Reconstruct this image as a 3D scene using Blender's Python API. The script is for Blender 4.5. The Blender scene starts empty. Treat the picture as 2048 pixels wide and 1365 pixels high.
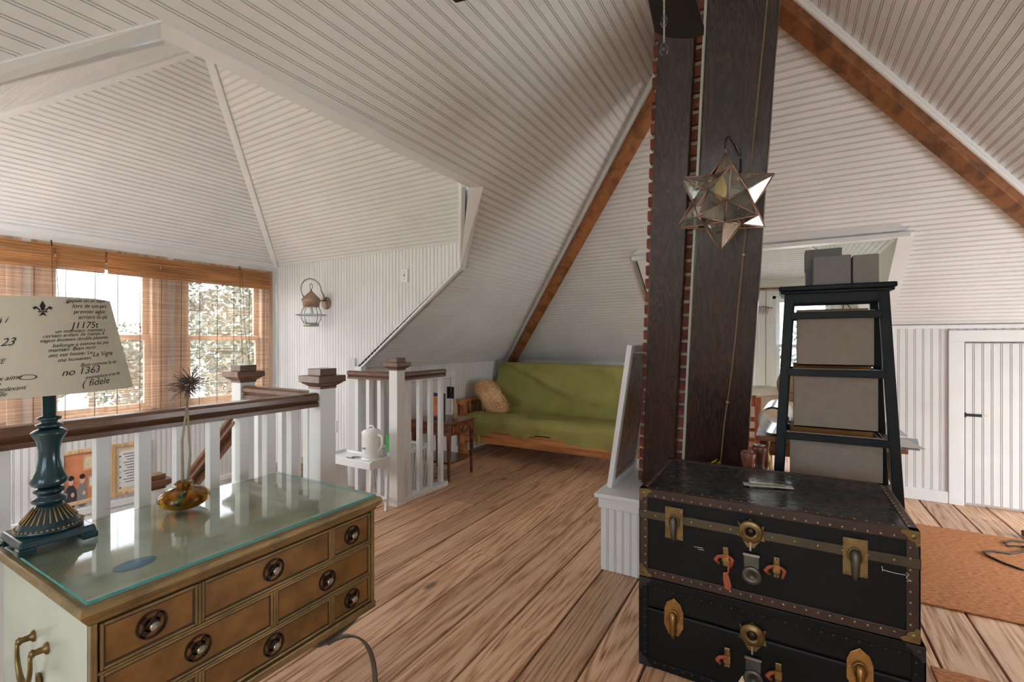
import bpy, math, random
from mathutils import Vector as V, Matrix as MX, noise as NZ
random.seed(7)
R = math.radians
scene = bpy.context.scene
col = scene.collection
# ---------------------------------------------------------------- camera, sky, light, exposure
CAMZ, FPX, YAW = 1.3, 937.0, R(30.2)
cd = bpy.data.cameras.new('camera'); cam = bpy.data.objects.new('camera', cd); col.objects.link(cam)
cam.location = (0, 0, CAMZ); cam.rotation_euler = (R(90), 0, YAW)
cd.sensor_width = 36; cd.lens = FPX / 2048 * 36; cd.clip_start = .02; cd.clip_end = 400
scene.camera = cam
vs = scene.view_settings
vs.view_transform = 'Standard'; vs.look = 'None'; vs.gamma = 1; vs.use_curve_mapping = False
vs.exposure = 0.44
scene.cycles.max_bounces = 9; scene.cycles.diffuse_bounces = 6; scene.cycles.transparent_max_bounces = 24
scene.cycles.caustics_reflective = False; scene.cycles.caustics_refractive = False
scene.cycles.sample_clamp_indirect = 6
w = bpy.data.worlds.new('overcast_sky'); scene.world = w; w.use_nodes = True
nt_ = w.node_tree; bg = nt_.nodes['Background']; bg.inputs[1].default_value = 1.0
# overcast sky: brighter overhead than at the horizon
tcw = nt_.nodes.new('ShaderNodeTexCoord'); sx = nt_.nodes.new('ShaderNodeSeparateXYZ'); mrw = nt_.nodes.new('ShaderNodeMapRange'); rw = nt_.nodes.new('ShaderNodeMix')
rw.data_type = 'RGBA'; nt_.links.new(tcw.outputs['Generated'], sx.inputs[0]); nt_.links.new(sx.outputs['Z'], mrw.inputs['Value']); nt_.links.new(mrw.outputs[0], rw.inputs['Factor'])
rw.inputs['A'].default_value = (2.5, 2.65, 2.8, 1); rw.inputs['B'].default_value = (15.5, 16.3, 17, 1); nt_.links.new(rw.outputs['Result'], bg.inputs[0])
def area(name, loc, rot, sx, sy, power, colr=(1, 1, 1), portal=False):
    l = bpy.data.lights.new(name, 'AREA'); l.shape = 'RECTANGLE'; l.size = sx; l.size_y = sy
    l.energy = power; l.color = colr
    if portal: l.cycles.is_portal = True
    o = bpy.data.objects.new(name, l); col.objects.link(o); o.location = loc; o.rotation_euler = rot
    return o
# fill lights added at made-up windows out of view; portals only sample the sky
area('daylight_gable_window', (-.75, -2.52, 1.35), (R(90), 0, R(180)), .95, 1.3, 23, (.98, .99, 1))
area('daylight_gable_window', (.55, -2.52, 1.35), (R(90), 0, R(180)), .95, 1.3, 23, (.98, .99, 1))
area('daylight_side_window', (2.76, 3.5, .60), (R(90), 0, R(90)), 1.6, .72, 33, (.96, .98, 1))
area('daylight_turret_side_window', (-3.65, .17, 1.35), (R(90), 0, R(180)), 1.05,   .95, 130, (.97, .985, 1))
area('sky_portal', (-4.60, 1.53, 1.33), (R(90), 0, R(-90)), 2.6, 1.15, 1, portal=True)
area('sky_portal', (-.21, 6.82, 1.2), (R(-90), 0, 0), 1.5, 1.35, 1, portal=True)

# ---------------------------------------------------------------- photo pixel -> place
ct, st = math.cos(YAW), math.sin(YAW)
def ray(px, py):
    u = (px - 1024) / FPX; v = (682.5 - py) / FPX
    return V((u * ct - st, u * st + ct, v))
def onz(px, py, z=0): r = ray(px, py); t = (z - CAMZ) / r.z; return V((0, 0, CAMZ)) + r * t
def onY(px, py, y): r = ray(px, py); return V((0, 0, CAMZ)) + r * (y / r.y)
def onX(px, py, x): r = ray(px, py); return V((0, 0, CAMZ)) + r * (x / r.x)

# ---------------------------------------------------------------- mesh helper
class MB:
    def __init__(s): s.v = []; s.f = []; s.sm = []
    def add(s, vs_, fs, smooth=False):
        b = len(s.v); s.v += [tuple(p) for p in vs_]
        for f in fs: s.f.append([b + i for i in f]); s.sm.append(smooth)
        return s
    def box(s, x0, x1, y0, y1, z0, z1):
        x0, x1 = min(x0, x1), max(x0, x1); y0, y1 = min(y0, y1), max(y0, y1); z0, z1 = min(z0, z1), max(z0, z1)
        p = [(x, y, z) for x in (x0, x1) for y in (y0, y1) for z in (z0, z1)]
        return s.add(p, [(0, 1, 3, 2), (4, 6, 7, 5), (0, 4, 5, 1), (2, 3, 7, 6), (0, 2, 6, 4), (1, 5, 7, 3)])
    def bar(s, a, b, wx, wz, up=(0, 0, 1), off=(0, 0)):      # rectangular bar from a to b
        a = V(a); b = V(b); d = (b - a).normalized(); up = V(up); x = d.cross(up)
        if x.length < 1e-5: x = d.cross(V((0, 1, 0)))
        x.normalize(); z = x.cross(d).normalized(); p = []
        for q in (a, b):
            for i in (-1, 1):
                for j in (-1, 1): p.append(q + x * (i * wx / 2 + off[0]) + z * (j * wz / 2 + off[1]))
        return s.add(p, [(0, 1, 3, 2), (4, 6, 7, 5), (0, 4, 5, 1), (2, 3, 7, 6), (0, 2, 6, 4), (1, 5, 7, 3)])
    def taper(s, a, b, w0, w1):                              # square taper along z-ish
        a = V(a); b = V(b); p = []
        for q, w_ in ((a, w0), (b, w1)):
            for i in (-1, 1):
                for j in (-1, 1): p.append((q.x + i * w_ / 2, q.y + j * w_ / 2, q.z))
        return s.add(p, [(0, 1, 3, 2), (4, 6, 7, 5), (0, 4, 5, 1), (2, 3, 7, 6), (0, 2, 6, 4), (1, 5, 7, 3)])
    def tube(s, pts, r, n=8, close=False):
        pts = [V(p) for p in pts]; N = len(pts); rs = r if isinstance(r, (list, tuple)) else [r] * N
        x = None; ring = []
        for i, p in enumerate(pts):
            if close: d = pts[(i + 1) % N] - pts[i - 1]
            else: d = pts[min(i + 1, N - 1)] - pts[max(i - 1, 0)]
            d.normalize()
            if x is None: x = d.cross(V((0, 0, 1)) if abs(d.z) < .9 else V((1, 0, 0)))
            else: x = x - d * x.dot(d)
            x.normalize(); y = d.cross(x)
            ring.append([p + (x * math.cos(t) + y * math.sin(t)) * rs[i] for t in [2 * math.pi * k / n for k in range(n)]])
        vv = [q for r_ in ring for q in r_]; ff = []
        for i in range(N if close else N - 1):
            j = (i + 1) % N
            for k in range(n): ff.append((i * n + k, i * n + (k + 1) % n, j * n + (k + 1) % n, j * n + k))
        if not close: ff += [tuple(range(n - 1, -1, -1)), tuple((N - 1) * n + k for k in range(n))]
        return s.add(vv, ff, True)
    def lathe(s, prof, c=(0, 0, 0), n=24, axis=(0, 0, 1), caps=True):
        ax = V(axis).normalized(); q = V((0, 0, 1)).rotation_difference(ax); c = V(c); vv = []; ff = []
        for r_, z in prof:
            for k in range(n):
                t = 2 * math.pi * k / n; vv.append(c + q @ V((r_ * math.cos(t), r_ * math.sin(t), z)))
        for i in range(len(prof) - 1):
            for k in range(n): ff.append((i * n + k, i * n + (k + 1) % n, (i + 1) * n + (k + 1) % n, (i + 1) * n + k))
        if caps: ff += [tuple(range(n - 1, -1, -1)), tuple((len(prof) - 1) * n + k for k in range(n))]
        return s.add(vv, ff, True)
    def prism(s, poly, ext):                                 # planar polygon (3D) extruded by vector
        poly = [V(p) for p in poly]; e = V(ext); n = len(poly)
        nn = sum(((poly[i]).cross(poly[(i + 1) % n]) for i in range(n)), V((0, 0, 0)))
        if nn.dot(e) > 0: poly = poly[::-1]
        return s.add(poly + [p + e for p in poly], [tuple(range(n)), tuple(range(2 * n - 1, n - 1, -1))] + [(i, i + n, (i + 1) % n + n, (i + 1) % n) for i in range(n)])
    def ball(s, c, r, n=10, m=7, sq=(1, 1, 1)):
        c = V(c); prof = []
        vv = []; ff = []
        for i in range(m + 1):
            a = math.pi * i / m - math.pi / 2
            for k in range(n):
                t = 2 * math.pi * k / n
                vv.append(c + V((r * math.cos(a) * math.cos(t) * sq[0], r * math.cos(a) * math.sin(t) * sq[1], r * math.sin(a) * sq[2])))
        for i in range(m):
            for k in range(n): ff.append((i * n + k, i * n + (k + 1) % n, (i + 1) * n + (k + 1) % n, (i + 1) * n + k))
        return s.add(vv, ff, True)
    def grid(s, fn, nu, nv, smooth=True):
        vv = [fn(i / nu, j / nv) for j in range(nv + 1) for i in range(nu + 1)]
        ff = [(j * (nu + 1) + i, j * (nu + 1) + i + 1, (j + 1) * (nu + 1) + i + 1, (j + 1) * (nu + 1) + i) for j in range(nv) for i in range(nu)]
        return s.add(vv, ff, smooth)
    def xf(s, m):
        s.v = [tuple(m @ V(p)) for p in s.v]; return s
    def build(s, name, mat, parent=None, bevel=0, world=True, sub=0):
        me = bpy.data.meshes.new(name)
        off = V((0, 0, 0)); p = parent
        while world and p is not None: off += V(p.location); p = p.parent
        me.from_pydata([tuple(V(q) - off) for q in s.v], [], s.f)
        me.polygons.foreach_set('use_smooth', s.sm)
        if mat is not None: me.materials.append(M[mat] if isinstance(mat, str) else mat)
        me.update()
        o = bpy.data.objects.new(name, me); col.objects.link(o)
        if parent is not None: o.parent = parent
        if bevel:
            b = o.modifiers.new('bevel', 'BEVEL'); b.width = bevel; b.segments = 2; b.limit_method = 'ANGLE'; b.angle_limit = R(40)
        if sub:
            b = o.modifiers.new('sub', 'SUBSURF'); b.levels = sub; b.render_levels = sub
        return o
def tag(o, label=None, cat=None, group=None, kind=None):
    if label: o['label'] = label
    if cat: o['category'] = cat
    if group: o['group'] = group
    if kind: o['kind'] = kind
    return o
def thing(name, label, cat, loc=(0, 0, 0), rz=0, group=None):
    o = bpy.data.objects.new(name, None); col.objects.link(o); o.location = loc; o.rotation_euler = (0, 0, rz)
    o.empty_display_size = .1
    return tag(o, label, cat, group)
def copy_tree(o, parent=None):
    c = o.copy(); col.objects.link(c); c.parent = parent
    for ch in [k for k in o.children]: copy_tree(ch, c)
    return c
# ---------------------------------------------------------------- materials
M = {}
def nodes(name):
    m = bpy.data.materials.new(name); m.use_nodes = True; M[name] = m
    nt = m.node_tree; b = nt.nodes['Principled BSDF']
    return m, nt, b
def lk(nt, a, b): nt.links.new(a, b)
def plain(name, c, rough=.5, metal=0, spec=.5, var=0, scale=6, bump=0, bscale=60, coat=0):
    m, nt, b = nodes(name)
    b.inputs['Base Color'].default_value = (*c, 1); b.inputs['Roughness'].default_value = rough
    b.inputs['Metallic'].default_value = metal; b.inputs['Specular IOR Level'].default_value = spec
    b.inputs['Coat Weight'].default_value = coat
    tc = nt.nodes.new('ShaderNodeTexCoord')
    if var:
        n = nt.nodes.new('ShaderNodeTexNoise'); n.inputs['Scale'].default_value = scale; n.inputs['Detail'].default_value = 6
        r = nt.nodes.new('ShaderNodeValToRGB')
        r.color_ramp.elements[0].position = .3; r.color_ramp.elements[1].position = .7
        r.color_ramp.elements[0].color = (*[max(0, x * (1 - var)) for x in c], 1)
        r.color_ramp.elements[1].color = (*[min(1, x * (1 + var)) for x in c], 1)
        lk(nt, tc.outputs['Object'], n.inputs['Vector']); lk(nt, n.outputs[0], r.inputs[0]); lk(nt, r.outputs[0], b.inputs['Base Color'])
    if bump:
        n2 = nt.nodes.new('ShaderNodeTexNoise'); n2.inputs['Scale'].default_value = bscale; n2.inputs['Detail'].default_value = 4
        bp = nt.nodes.new('ShaderNodeBump'); bp.inputs['Strength'].default_value = bump; bp.inputs['Distance'].default_value = .01
        lk(nt, tc.outputs['Object'], n2.inputs['Vector']); lk(nt, n2.outputs[0], bp.inputs['Height']); lk(nt, bp.outputs[0], b.inputs['Normal'])
    return m
def wood(name, dark, light, axis='Y', scale=1.0, rough=.5, ring=9, bump=.25, rnd=.25, contrast=(.25, .75), mid=None, stretch=14, knots=False, coat=0, dist=3.5, amp=.30, fine=60):
    m, nt, b = nodes(name); N = nt.nodes.new
    b.inputs['Roughness'].default_value = rough; b.inputs['Coat Weight'].default_value = coat; b.inputs['Coat Roughness'].default_value = .15
    tc = N('ShaderNodeTexCoord'); oi = N('ShaderNodeObjectInfo')
    mp = N('ShaderNodeMapping'); sc = {'X': (1 / stretch, 1, 1), 'Y': (1, 1 / stretch, 1), 'Z': (1, 1, 1 / stretch)}[axis]
    mp.inputs['Scale'].default_value = tuple(x * scale for x in sc)
    ad = N('ShaderNodeVectorMath'); ad.operation = 'MULTIPLY_ADD'
    lk(nt, oi.outputs['Random'], ad.inputs[0]); ad.inputs[1].default_value = (17, 31, 23); lk(nt, tc.outputs['Object'], ad.inputs[2])
    lk(nt, ad.outputs[0], mp.inputs['Vector'])
    n1 = N('ShaderNodeTexNoise'); n1.inputs['Scale'].default_value = 4; n1.inputs['Detail'].default_value = 2; n1.inputs['Distortion'].default_value = .4
    lk(nt, mp.outputs[0], n1.inputs['Vector'])
    mu = N('ShaderNodeMath'); mu.operation = 'MULTIPLY'; mu.inputs[1].default_value = ring * dist; lk(nt, n1.outputs[0], mu.inputs[0])
    sn = N('ShaderNodeMath'); sn.operation = 'SINE'; lk(nt, mu.outputs[0], sn.inputs[0])
    n2 = N('ShaderNodeTexNoise'); n2.inputs['Scale'].default_value = fine; n2.inputs['Detail'].default_value = 5; lk(nt, mp.outputs[0], n2.inputs['Vector'])
    a1 = N('ShaderNodeMath'); a1.operation = 'MULTIPLY_ADD'; a1.inputs[1].default_value = amp; lk(nt, sn.outputs[0], a1.inputs[0])
    lk(nt, n2.outputs[0], a1.inputs[2])
    rp = N('ShaderNodeValToRGB'); e = rp.color_ramp.elements
    e[0].position = contrast[0]; e[1].position = contrast[1]; e[0].color = (*dark, 1); e[1].color = (*light, 1)
    if mid: q = e.new((contrast[0] + contrast[1]) / 2); q.color = (*mid, 1)
    lk(nt, a1.outputs[0], rp.inputs[0])
    # board to board tone + broad stains
    n3 = N('ShaderNodeTexNoise'); n3.inputs['Scale'].default_value = 2.2; n3.inputs['Detail'].default_value = 4; lk(nt, tc.outputs['Object'], n3.inputs['Vector'])
    a2 = N('ShaderNodeMath'); a2.operation = 'ADD'; lk(nt, oi.outputs['Random'], a2.inputs[0]); lk(nt, n3.outputs[0], a2.inputs[1])
    mr = N('ShaderNodeMapRange'); mr.inputs['From Min'].default_value = .4; mr.inputs['From Max'].default_value = 1.6
    mr.inputs['To Min'].default_value = 1 - rnd; mr.inputs['To Max'].default_value = 1 + rnd * .6; lk(nt, a2.outputs[0], mr.inputs['Value'])
    mx = N('ShaderNodeVectorMath'); mx.operation = 'SCALE'; lk(nt, rp.outputs[0], mx.inputs[0]); lk(nt, mr.outputs[0], mx.inputs['Scale'])
    out = mx.outputs[0]
    if knots:
        vo = N('ShaderNodeTexVoronoi'); vo.inputs['Scale'].default_value = 1.7
        mpk = N('ShaderNodeMapping'); mpk.inputs['Scale'].default_value = (1.6, .7, 1) if axis == 'Y' else (1.6, 1, .7)
        lk(nt, ad.outputs[0], mpk.inputs['Vector']); lk(nt, mpk.outputs[0], vo.inputs['Vector'])
        kr = N('ShaderNodeMapRange'); kr.inputs['From Min'].default_value = .035; kr.inputs['From Max'].default_value = .075
        kr.inputs['To Min'].default_value = .35; kr.inputs['To Max'].default_value = 1
        lk(nt, vo.outputs['Distance'], kr.inputs['Value'])
        mk = N('ShaderNodeVectorMath'); mk.operation = 'SCALE'; lk(nt, out, mk.inputs[0]); lk(nt, kr.outputs[0], mk.inputs['Scale']); out = mk.outputs[0]
    lk(nt, out, b.inputs['Base Color'])
    bp = N('ShaderNodeBump'); bp.inputs['Strength'].default_value = bump; bp.inputs['Distance'].default_value = .004
    lk(nt, a1.outputs[0], bp.inputs['Height']); lk(nt, bp.outputs[0], b.inputs['Normal'])
    return m
def glass(name, tint=(1, 1, 1), rough=.02, refl=.5, glow=0):
    m = bpy.data.materials.new(name); m.use_nodes = True; M[name] = m; nt = m.node_tree
    nt.nodes.remove(nt.nodes['Principled BSDF']); N = nt.nodes.new
    t = N('ShaderNodeBsdfTransparent'); t.inputs[0].default_value = (*tint, 1)
    g = N('ShaderNodeBsdfGlossy'); g.inputs['Roughness'].default_value = rough
    fr = N('ShaderNodeFresnel'); fr.inputs[0].default_value = 1.45
    mu = N('ShaderNodeMath'); mu.operation = 'MULTIPLY'; mu.inputs[1].default_value = refl; lk(nt, fr.outputs[0], mu.inputs[0])
    ge = N('ShaderNodeNewGeometry'); iv = N('ShaderNodeMath'); iv.operation = 'SUBTRACT'; iv.inputs[0].default_value = 1; lk(nt, ge.outputs['Backfacing'], iv.inputs[1])
    m2 = N('ShaderNodeMath'); m2.operation = 'MULTIPLY'; lk(nt, mu.outputs[0], m2.inputs[0]); lk(nt, iv.outputs[0], m2.inputs[1])
    mi = N('ShaderNodeMixShader'); lk(nt, m2.outputs[0], mi.inputs[0]); lk(nt, t.outputs[0], mi.inputs[1]); lk(nt, g.outputs[0], mi.inputs[2])
    lk(nt, mi.outputs[0], nt.nodes['Material Output'].inputs[0])
    return m
plain('white_paint', (.755, .77, .775), .42, var=.05, scale=3, bump=.05, bscale=25)
plain('white_trim', (.79, .81, .82), .35, var=.03, scale=5)
plain('backing', (.60, .615, .62), .6)
wood('floor_wood', (.26, .10, .04), (.80, .53, .35), 'Y', 1.2, .40, ring=36, bump=.3, rnd=.26, contrast=(.14, .72), mid=(.64, .37, .21), stretch=20, knots=True, amp=.17, fine=110)
wood('hip_wood', (.10, .035, .012), (.34, .135, .045), 'Y', 2.5, .5, ring=4, rnd=.25, contrast=(.0, 1.0), stretch=2)
wood('rail_wood', (.055, .023, .011), (.23, .10, .045), 'Y', 4, .32, ring=3, rnd=.15, contrast=(.0, 1.0), coat=.3, amp=.2)
wood('timber', (.004, .0025, .002), (.078, .029, .018), 'Z', 3.4, .36, ring=16, bump=.7, rnd=.5, contrast=(.25, .85), stretch=40, coat=.2, amp=.14, fine=60)
wood('oak', (.30, .10, .03), (.62, .27, .09), 'X', 3, .38, ring=5, rnd=.1, contrast=(.1, .8))
wood('mahogany', (.05, .012, .006), (.19, .055, .025), 'X', 4, .22, ring=5, rnd=.1, contrast=(.1, .8), coat=.5)
wood('cherry', (.26, .06, .02), (.45, .12, .04), 'Z', 4, .3, ring=4, rnd=.1, contrast=(.1, .8), coat=.3)
wood('turned_wood', (.08, .025, .014), (.22, .075, .04), 'Z', 5, .35, ring=5, rnd=.1)
wood('window_wood', (.42, .26, .16), (.62, .44, .31), 'Z', 4, .5, ring=4, rnd=.1)
wood('pale_wood', (.50, .32, .16), (.68, .48, .28), 'Z', 5, .5, ring=4, rnd=.1)
wood('desk_wood', (.18, .07, .03), (.38, .18, .08), 'X', 4, .4, ring=5, rnd=.1)
plain('gold_leaf', (.25, .165, .065), .36, .35, var=.38, scale=9, bump=.15, bscale=90)
plain('drawer_gold', (.225, .112, .03), .38, .25, var=.42, scale=10, bump=.12, bscale=50)
plain('drawer_dark', (.055, .03, .014), .45, .1)
plain('chest_side', (.50, .52, .44), .32, .1, var=.22, scale=3)
plain('chest_top', (.52, .50, .41), .3, .15, var=.3, scale=7)
plain('chest_mark', (.10, .22, .42), .3, var=.5, scale=25)
plain('bronze_dark', (.045, .028, .018), .35, .6)
plain('pewter', (.42, .39, .33), .28, .95)
plain('old_brass', (.21, .145, .06), .35, .85, var=.3, scale=30)
plain('brass', (.38, .215, .07), .32, .9, var=.25, scale=30)
plain('stud', (.48, .38, .2), .3, .9)
plain('steel_dark', (.12, .12, .105), .4, .8, var=.2, scale=20)
plain('iron_bar', (.16, .15, .12), .4, .7, var=.2, scale=20)
plain('copper', (.34, .22, .16), .4, .75, var=.2, scale=15)
plain('lantern_cap', (.33, .22, .165), .45, .5, var=.15, scale=20)
plain('zinc', (.40, .39, .37), .4, .8)
plain('black_metal', (.012, .012, .013), .4)
plain('black_satin', (.008, .009, .010), .45)
plain('shelf_black', (.005, .009, .011), .45, 0, .25, var=.3, scale=10)
plain('trunk_black', (.003, .0035, .0042), .5, 0, .25, var=.35, scale=5, bump=.12, bscale=40)
plain('trunk_hide', (.042, .017, .010), .42, var=.25, scale=8, bump=.15, bscale=50)
plain('trunk_band', (.07, .052, .026), .4, .2, var=.2, scale=12)
plain('leather_orange', (.36, .085, .035), .6, var=.2, scale=30)
plain('paper_red', (.62, .10, .05), .7); plain('paper_cream', (.72, .62, .44), .7, var=.12, scale=30)
plain('tape', (.62, .58, .50), .4, var=.15, scale=30)
plain('brick', (.23, .068, .045), .85, var=.35, scale=14, bump=.6, bscale=70)
plain('mortar', (.55, .48, .39), .9, var=.3, scale=25, bump=.8, bscale=60)
plain('conduit', (.62, .66, .58), .35)
plain('cord_tan', (.20, .14, .07), .6); plain('cord_yellow', (.75, .52, .05), .5); plain('cord_black', (.012, .018, .016), .5)
plain('green_cloth', (.335, .315, .095), .85, var=.12, scale=4, bump=.25, bscale=120)
plain('dark_mattress', (.02, .022, .028), .9)
plain('fur', (.84, .57, .32), .9, var=.22, scale=40)
plain('kettle_white', (.85, .85, .83), .25, coat=.4); plain('grey_plastic', (.22, .22, .22), .4)
plain('green_box', (.06, .42, .09), .5); plain('navy', (.03, .05, .10), .6); plain('teal', (.10, .35, .33), .4)
plain('fabric_bin', (.31, .27, .235), .9, var=.06, scale=30, bump=.25, bscale=200)
plain('bin_inside', (.58, .28, .09), .8)
plain('box_grey', (.21, .215, .22), .6); plain('box_greige', (.25, .24, .215), .6); plain('box_light', (.7, .7, .69), .6)
plain('paper_white', (.80, .81, .82), .6); plain('paper_blue', (.55, .62, .70), .6)
plain('silver_sheet', (.55, .57, .60), .28, .6, var=.2, scale=8)
plain('tan_uphol', (.62, .52, .38), .85, var=.08, scale=10); plain('cream_throw', (.78, .78, .68), .9, var=.08, scale=10)
plain('straw', (.42, .30, .18), .8, var=.2, scale=40)
plain('plaster', (.76, .75, .69), .6, var=.04, scale=4)
plain('lamp_blue', (.012, .045, .06), .28, .25, var=.4, scale=12, coat=.4)
plain('lamp_gilt', (.42, .28, .12), .4, .6)
plain('lamp_shade', (.55, .52, .42), .8, bump=.1, bscale=250)
plain('ink', (.015, .014, .013), .8)
plain('allium', (.16, .12, .10), .8); plain('stalk', (.36, .29, .20), .7, var=.35, scale=20)
plain('print_warm', (.62, .24, .12), .5, var=.25, scale=9); plain('print_dark', (.03, .03, .045), .5); plain('pictured_skin', (.72, .45, .33), .5)
plain('feather', (.25, .13, .08), .8)
plain('outlet', (.82, .83, .85), .35); plain('dark_hole', (.02, .02, .02), .6)
plain('lattice_white', (.84, .86, .88), .4)
plain('pvc_white', (.80, .83, .84), .35)
plain('lawn', (.17, .165, .12), .95, var=.35, scale=1.2); plain('leaf_green', (.13, .15, .115), .8, var=.4, scale=3)
plain('leaf_autumn', (.32, .24, .08), .8, var=.4, scale=3); plain('bark', (.10, .075, .05), .9)
plain('siding', (.62, .64, .66), .7); plain('shingle', (.24, .24, .26), .8); plain('asphalt', (.30, .30, .31), .9); plain('house_glass', (.05, .06, .07), .1)
glass('pane', (.96, .98, 1), .01, .6); glass('star_glass', (.90, .92, .90), .12, 4.5); glass('crystal', (.85, .88, .9), .03, 1.6)
glass('lantern_glass', (.93, .95, .95), .03, .8)
plain('bulb_amber', (.85, .55, .08), .25)
# rug: woven sisal
m, nt, b = nodes('sisal'); b.inputs['Roughness'].default_value = .95
tc = nt.nodes.new('ShaderNodeTexCoord'); mp = nt.nodes.new('ShaderNodeMapping'); mp.inputs['Scale'].default_value = (40, 150, 1)
n = nt.nodes.new('ShaderNodeTexNoise'); n.inputs['Scale'].default_value = 1; n.inputs['Detail'].default_value = 3
r = nt.nodes.new('ShaderNodeValToRGB'); r.color_ramp.elements[0].color = (.24, .075, .022, 1); r.color_ramp.elements[1].color = (.66, .28, .10, 1)
r.color_ramp.elements[0].position = .3; r.color_ramp.elements[1].position = .68
lk(nt, tc.outputs['Object'], mp.inputs[0]); lk(nt, mp.outputs[0], n.inputs['Vector']); lk(nt, n.outputs[0], r.inputs[0]); lk(nt, r.outputs[0], b.inputs['Base Color'])
bp = nt.nodes.new('ShaderNodeBump'); bp.inputs['Strength'].default_value = .8; bp.inputs['Distance'].default_value = .006; lk(nt, n.outputs[0], bp.inputs['Height']); lk(nt, bp.outputs[0], b.inputs['Normal'])
# bamboo: reflects and lets light through
def bamboo(name, c):
    m = bpy.data.materials.new(name); m.use_nodes = True; M[name] = m; nt = m.node_tree; nt.nodes.remove(nt.nodes['Principled BSDF'])
    d = nt.nodes.new('ShaderNodeBsdfDiffuse'); t = nt.nodes.new('ShaderNodeBsdfTranslucent'); mi = nt.nodes.new('ShaderNodeMixShader')
    tc = nt.nodes.new('ShaderNodeTexCoord'); mp = nt.nodes.new('ShaderNodeMapping'); mp.inputs['Scale'].default_value = (1, 1.5, 120)
    n = nt.nodes.new('ShaderNodeTexNoise'); n.inputs['Scale'].default_value = 1.5
    r = nt.nodes.new('ShaderNodeValToRGB'); r.color_ramp.elements[0].color = (*[x * .55 for x in c], 1); r.color_ramp.elements[1].color = (*[min(1, x * 1.35) for x in c], 1)
    r.color_ramp.elements[0].position = .35; r.color_ramp.elements[1].position = .65
    lk(nt, tc.outputs['Object'], mp.inputs[0]); lk(nt, mp.outputs[0], n.inputs['Vector']); lk(nt, n.outputs[0], r.inputs[0])
    lk(nt, r.outputs[0], d.inputs[0]); lk(nt, r.outputs[0], t.inputs[0]); mi.inputs[0].default_value = .5
    lk(nt, d.outputs[0], mi.inputs[1]); lk(nt, t.outputs[0], mi.inputs[2]); lk(nt, mi.outputs[0], nt.nodes['Material Output'].inputs[0])
bamboo('bamboo', (.62, .34, .15)); bamboo('bamboo_slat', (.74, .60, .48))
# amber / green blown glass
m, nt, b = nodes('amber_glass'); b.inputs['Roughness'].default_value = .03; b.inputs['Transmission Weight'].default_value = .85; b.inputs['IOR'].default_value = 1.4
tc = nt.nodes.new('ShaderNodeTexCoord'); n = nt.nodes.new('ShaderNodeTexNoise'); n.inputs['Scale'].default_value = 11; n.inputs['Distortion'].default_value = 1.5
r = nt.nodes.new('ShaderNodeValToRGB'); r.color_ramp.elements[0].color = (.02, .20, .05, 1); r.color_ramp.elements[0].position = .36; r.color_ramp.elements[1].color = (.75, .40, .02, 1); r.color_ramp.elements[1].position = .46
e = r.color_ramp.elements.new(.66); e.color = (.30, .06, .01, 1)
lk(nt, tc.outputs['Object'], n.inputs['Vector']); lk(nt, n.outputs[0], r.inputs[0]); lk(nt, r.outputs[0], b.inputs['Base Color'])
# desk-top glass with a green edge
glass('table_glass', (.93, .97, .95), .05, 1.35); plain('glass_edge', (.06, .36, .33), .15)
# trunk lid: scuffed vinyl
m = plain('trunk_lid', (.018, .02, .022), .25, var=.5, scale=7, bump=.1, bscale=30)
nt = m.node_tree; b = nt.nodes['Principled BSDF']; n = nt.nodes.new('ShaderNodeTexNoise'); n.inputs['Scale'].default_value = 22; n.inputs['Detail'].default_value = 8; n.inputs['Distortion'].default_value = 2
r = nt.nodes.new('ShaderNodeMapRange'); r.inputs['From Min'].default_value = .45; r.inputs['From Max'].default_value = .75; r.inputs['To Min'].default_value = .16; r.inputs['To Max'].default_value = .5
tc = nt.nodes.new('ShaderNodeTexCoord'); lk(nt, tc.outputs['Object'], n.inputs['Vector']); lk(nt, n.outputs[0], r.inputs['Value']); lk(nt, r.outputs[0], b.inputs['Roughness'])
# ---------------------------------------------------------------- the shell
MS = .715                                    # roof pitch
ZL = lambda x: 3.385 + MS * x                # left roof
ZF = lambda y: 5.005 - MS * y                # far roof
ZR = lambda x: 3.055 - MS * x                # right roof
XRID = -.231; YAP = 2.496; ZAP = 3.22; XKL, XKR, YKF, ZK, YB = -3.27, 2.81, 5.54, 1.045, -2.6
XW, YC, YC2 = -4.48, 2.92, .14               # turret window wall and cheeks
XD0, XD1, YD, YW = -1.15, .72, 4.14, 6.70    # far dormer
ZT = 2.06                                    # wall head in turret and dormer
def clip(poly, k, lo, hi):
    for sgn, lim in ((1, lo), (-1, -hi)):
        out = []; n = len(poly)
        for i in range(n):
            a, b = poly[i], poly[(i + 1) % n]; da, db = sgn * a[k] - lim, sgn * b[k] - lim
            if da >= 0: out.append(a)
            if (da > 0 and db < 0) or (da < 0 and db > 0):
                t = da / (da - db); out.append(tuple(a[j] + (b[j] - a[j]) * t for j in range(2)))
        poly = out
        if len(poly) < 3: return []
    return poly
def struct(name, mb, mat, parent=None, **kw):
    o = mb.build(name, mat, parent, **kw)
    if parent is None: o['kind'] = 'structure'
    return o
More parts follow.
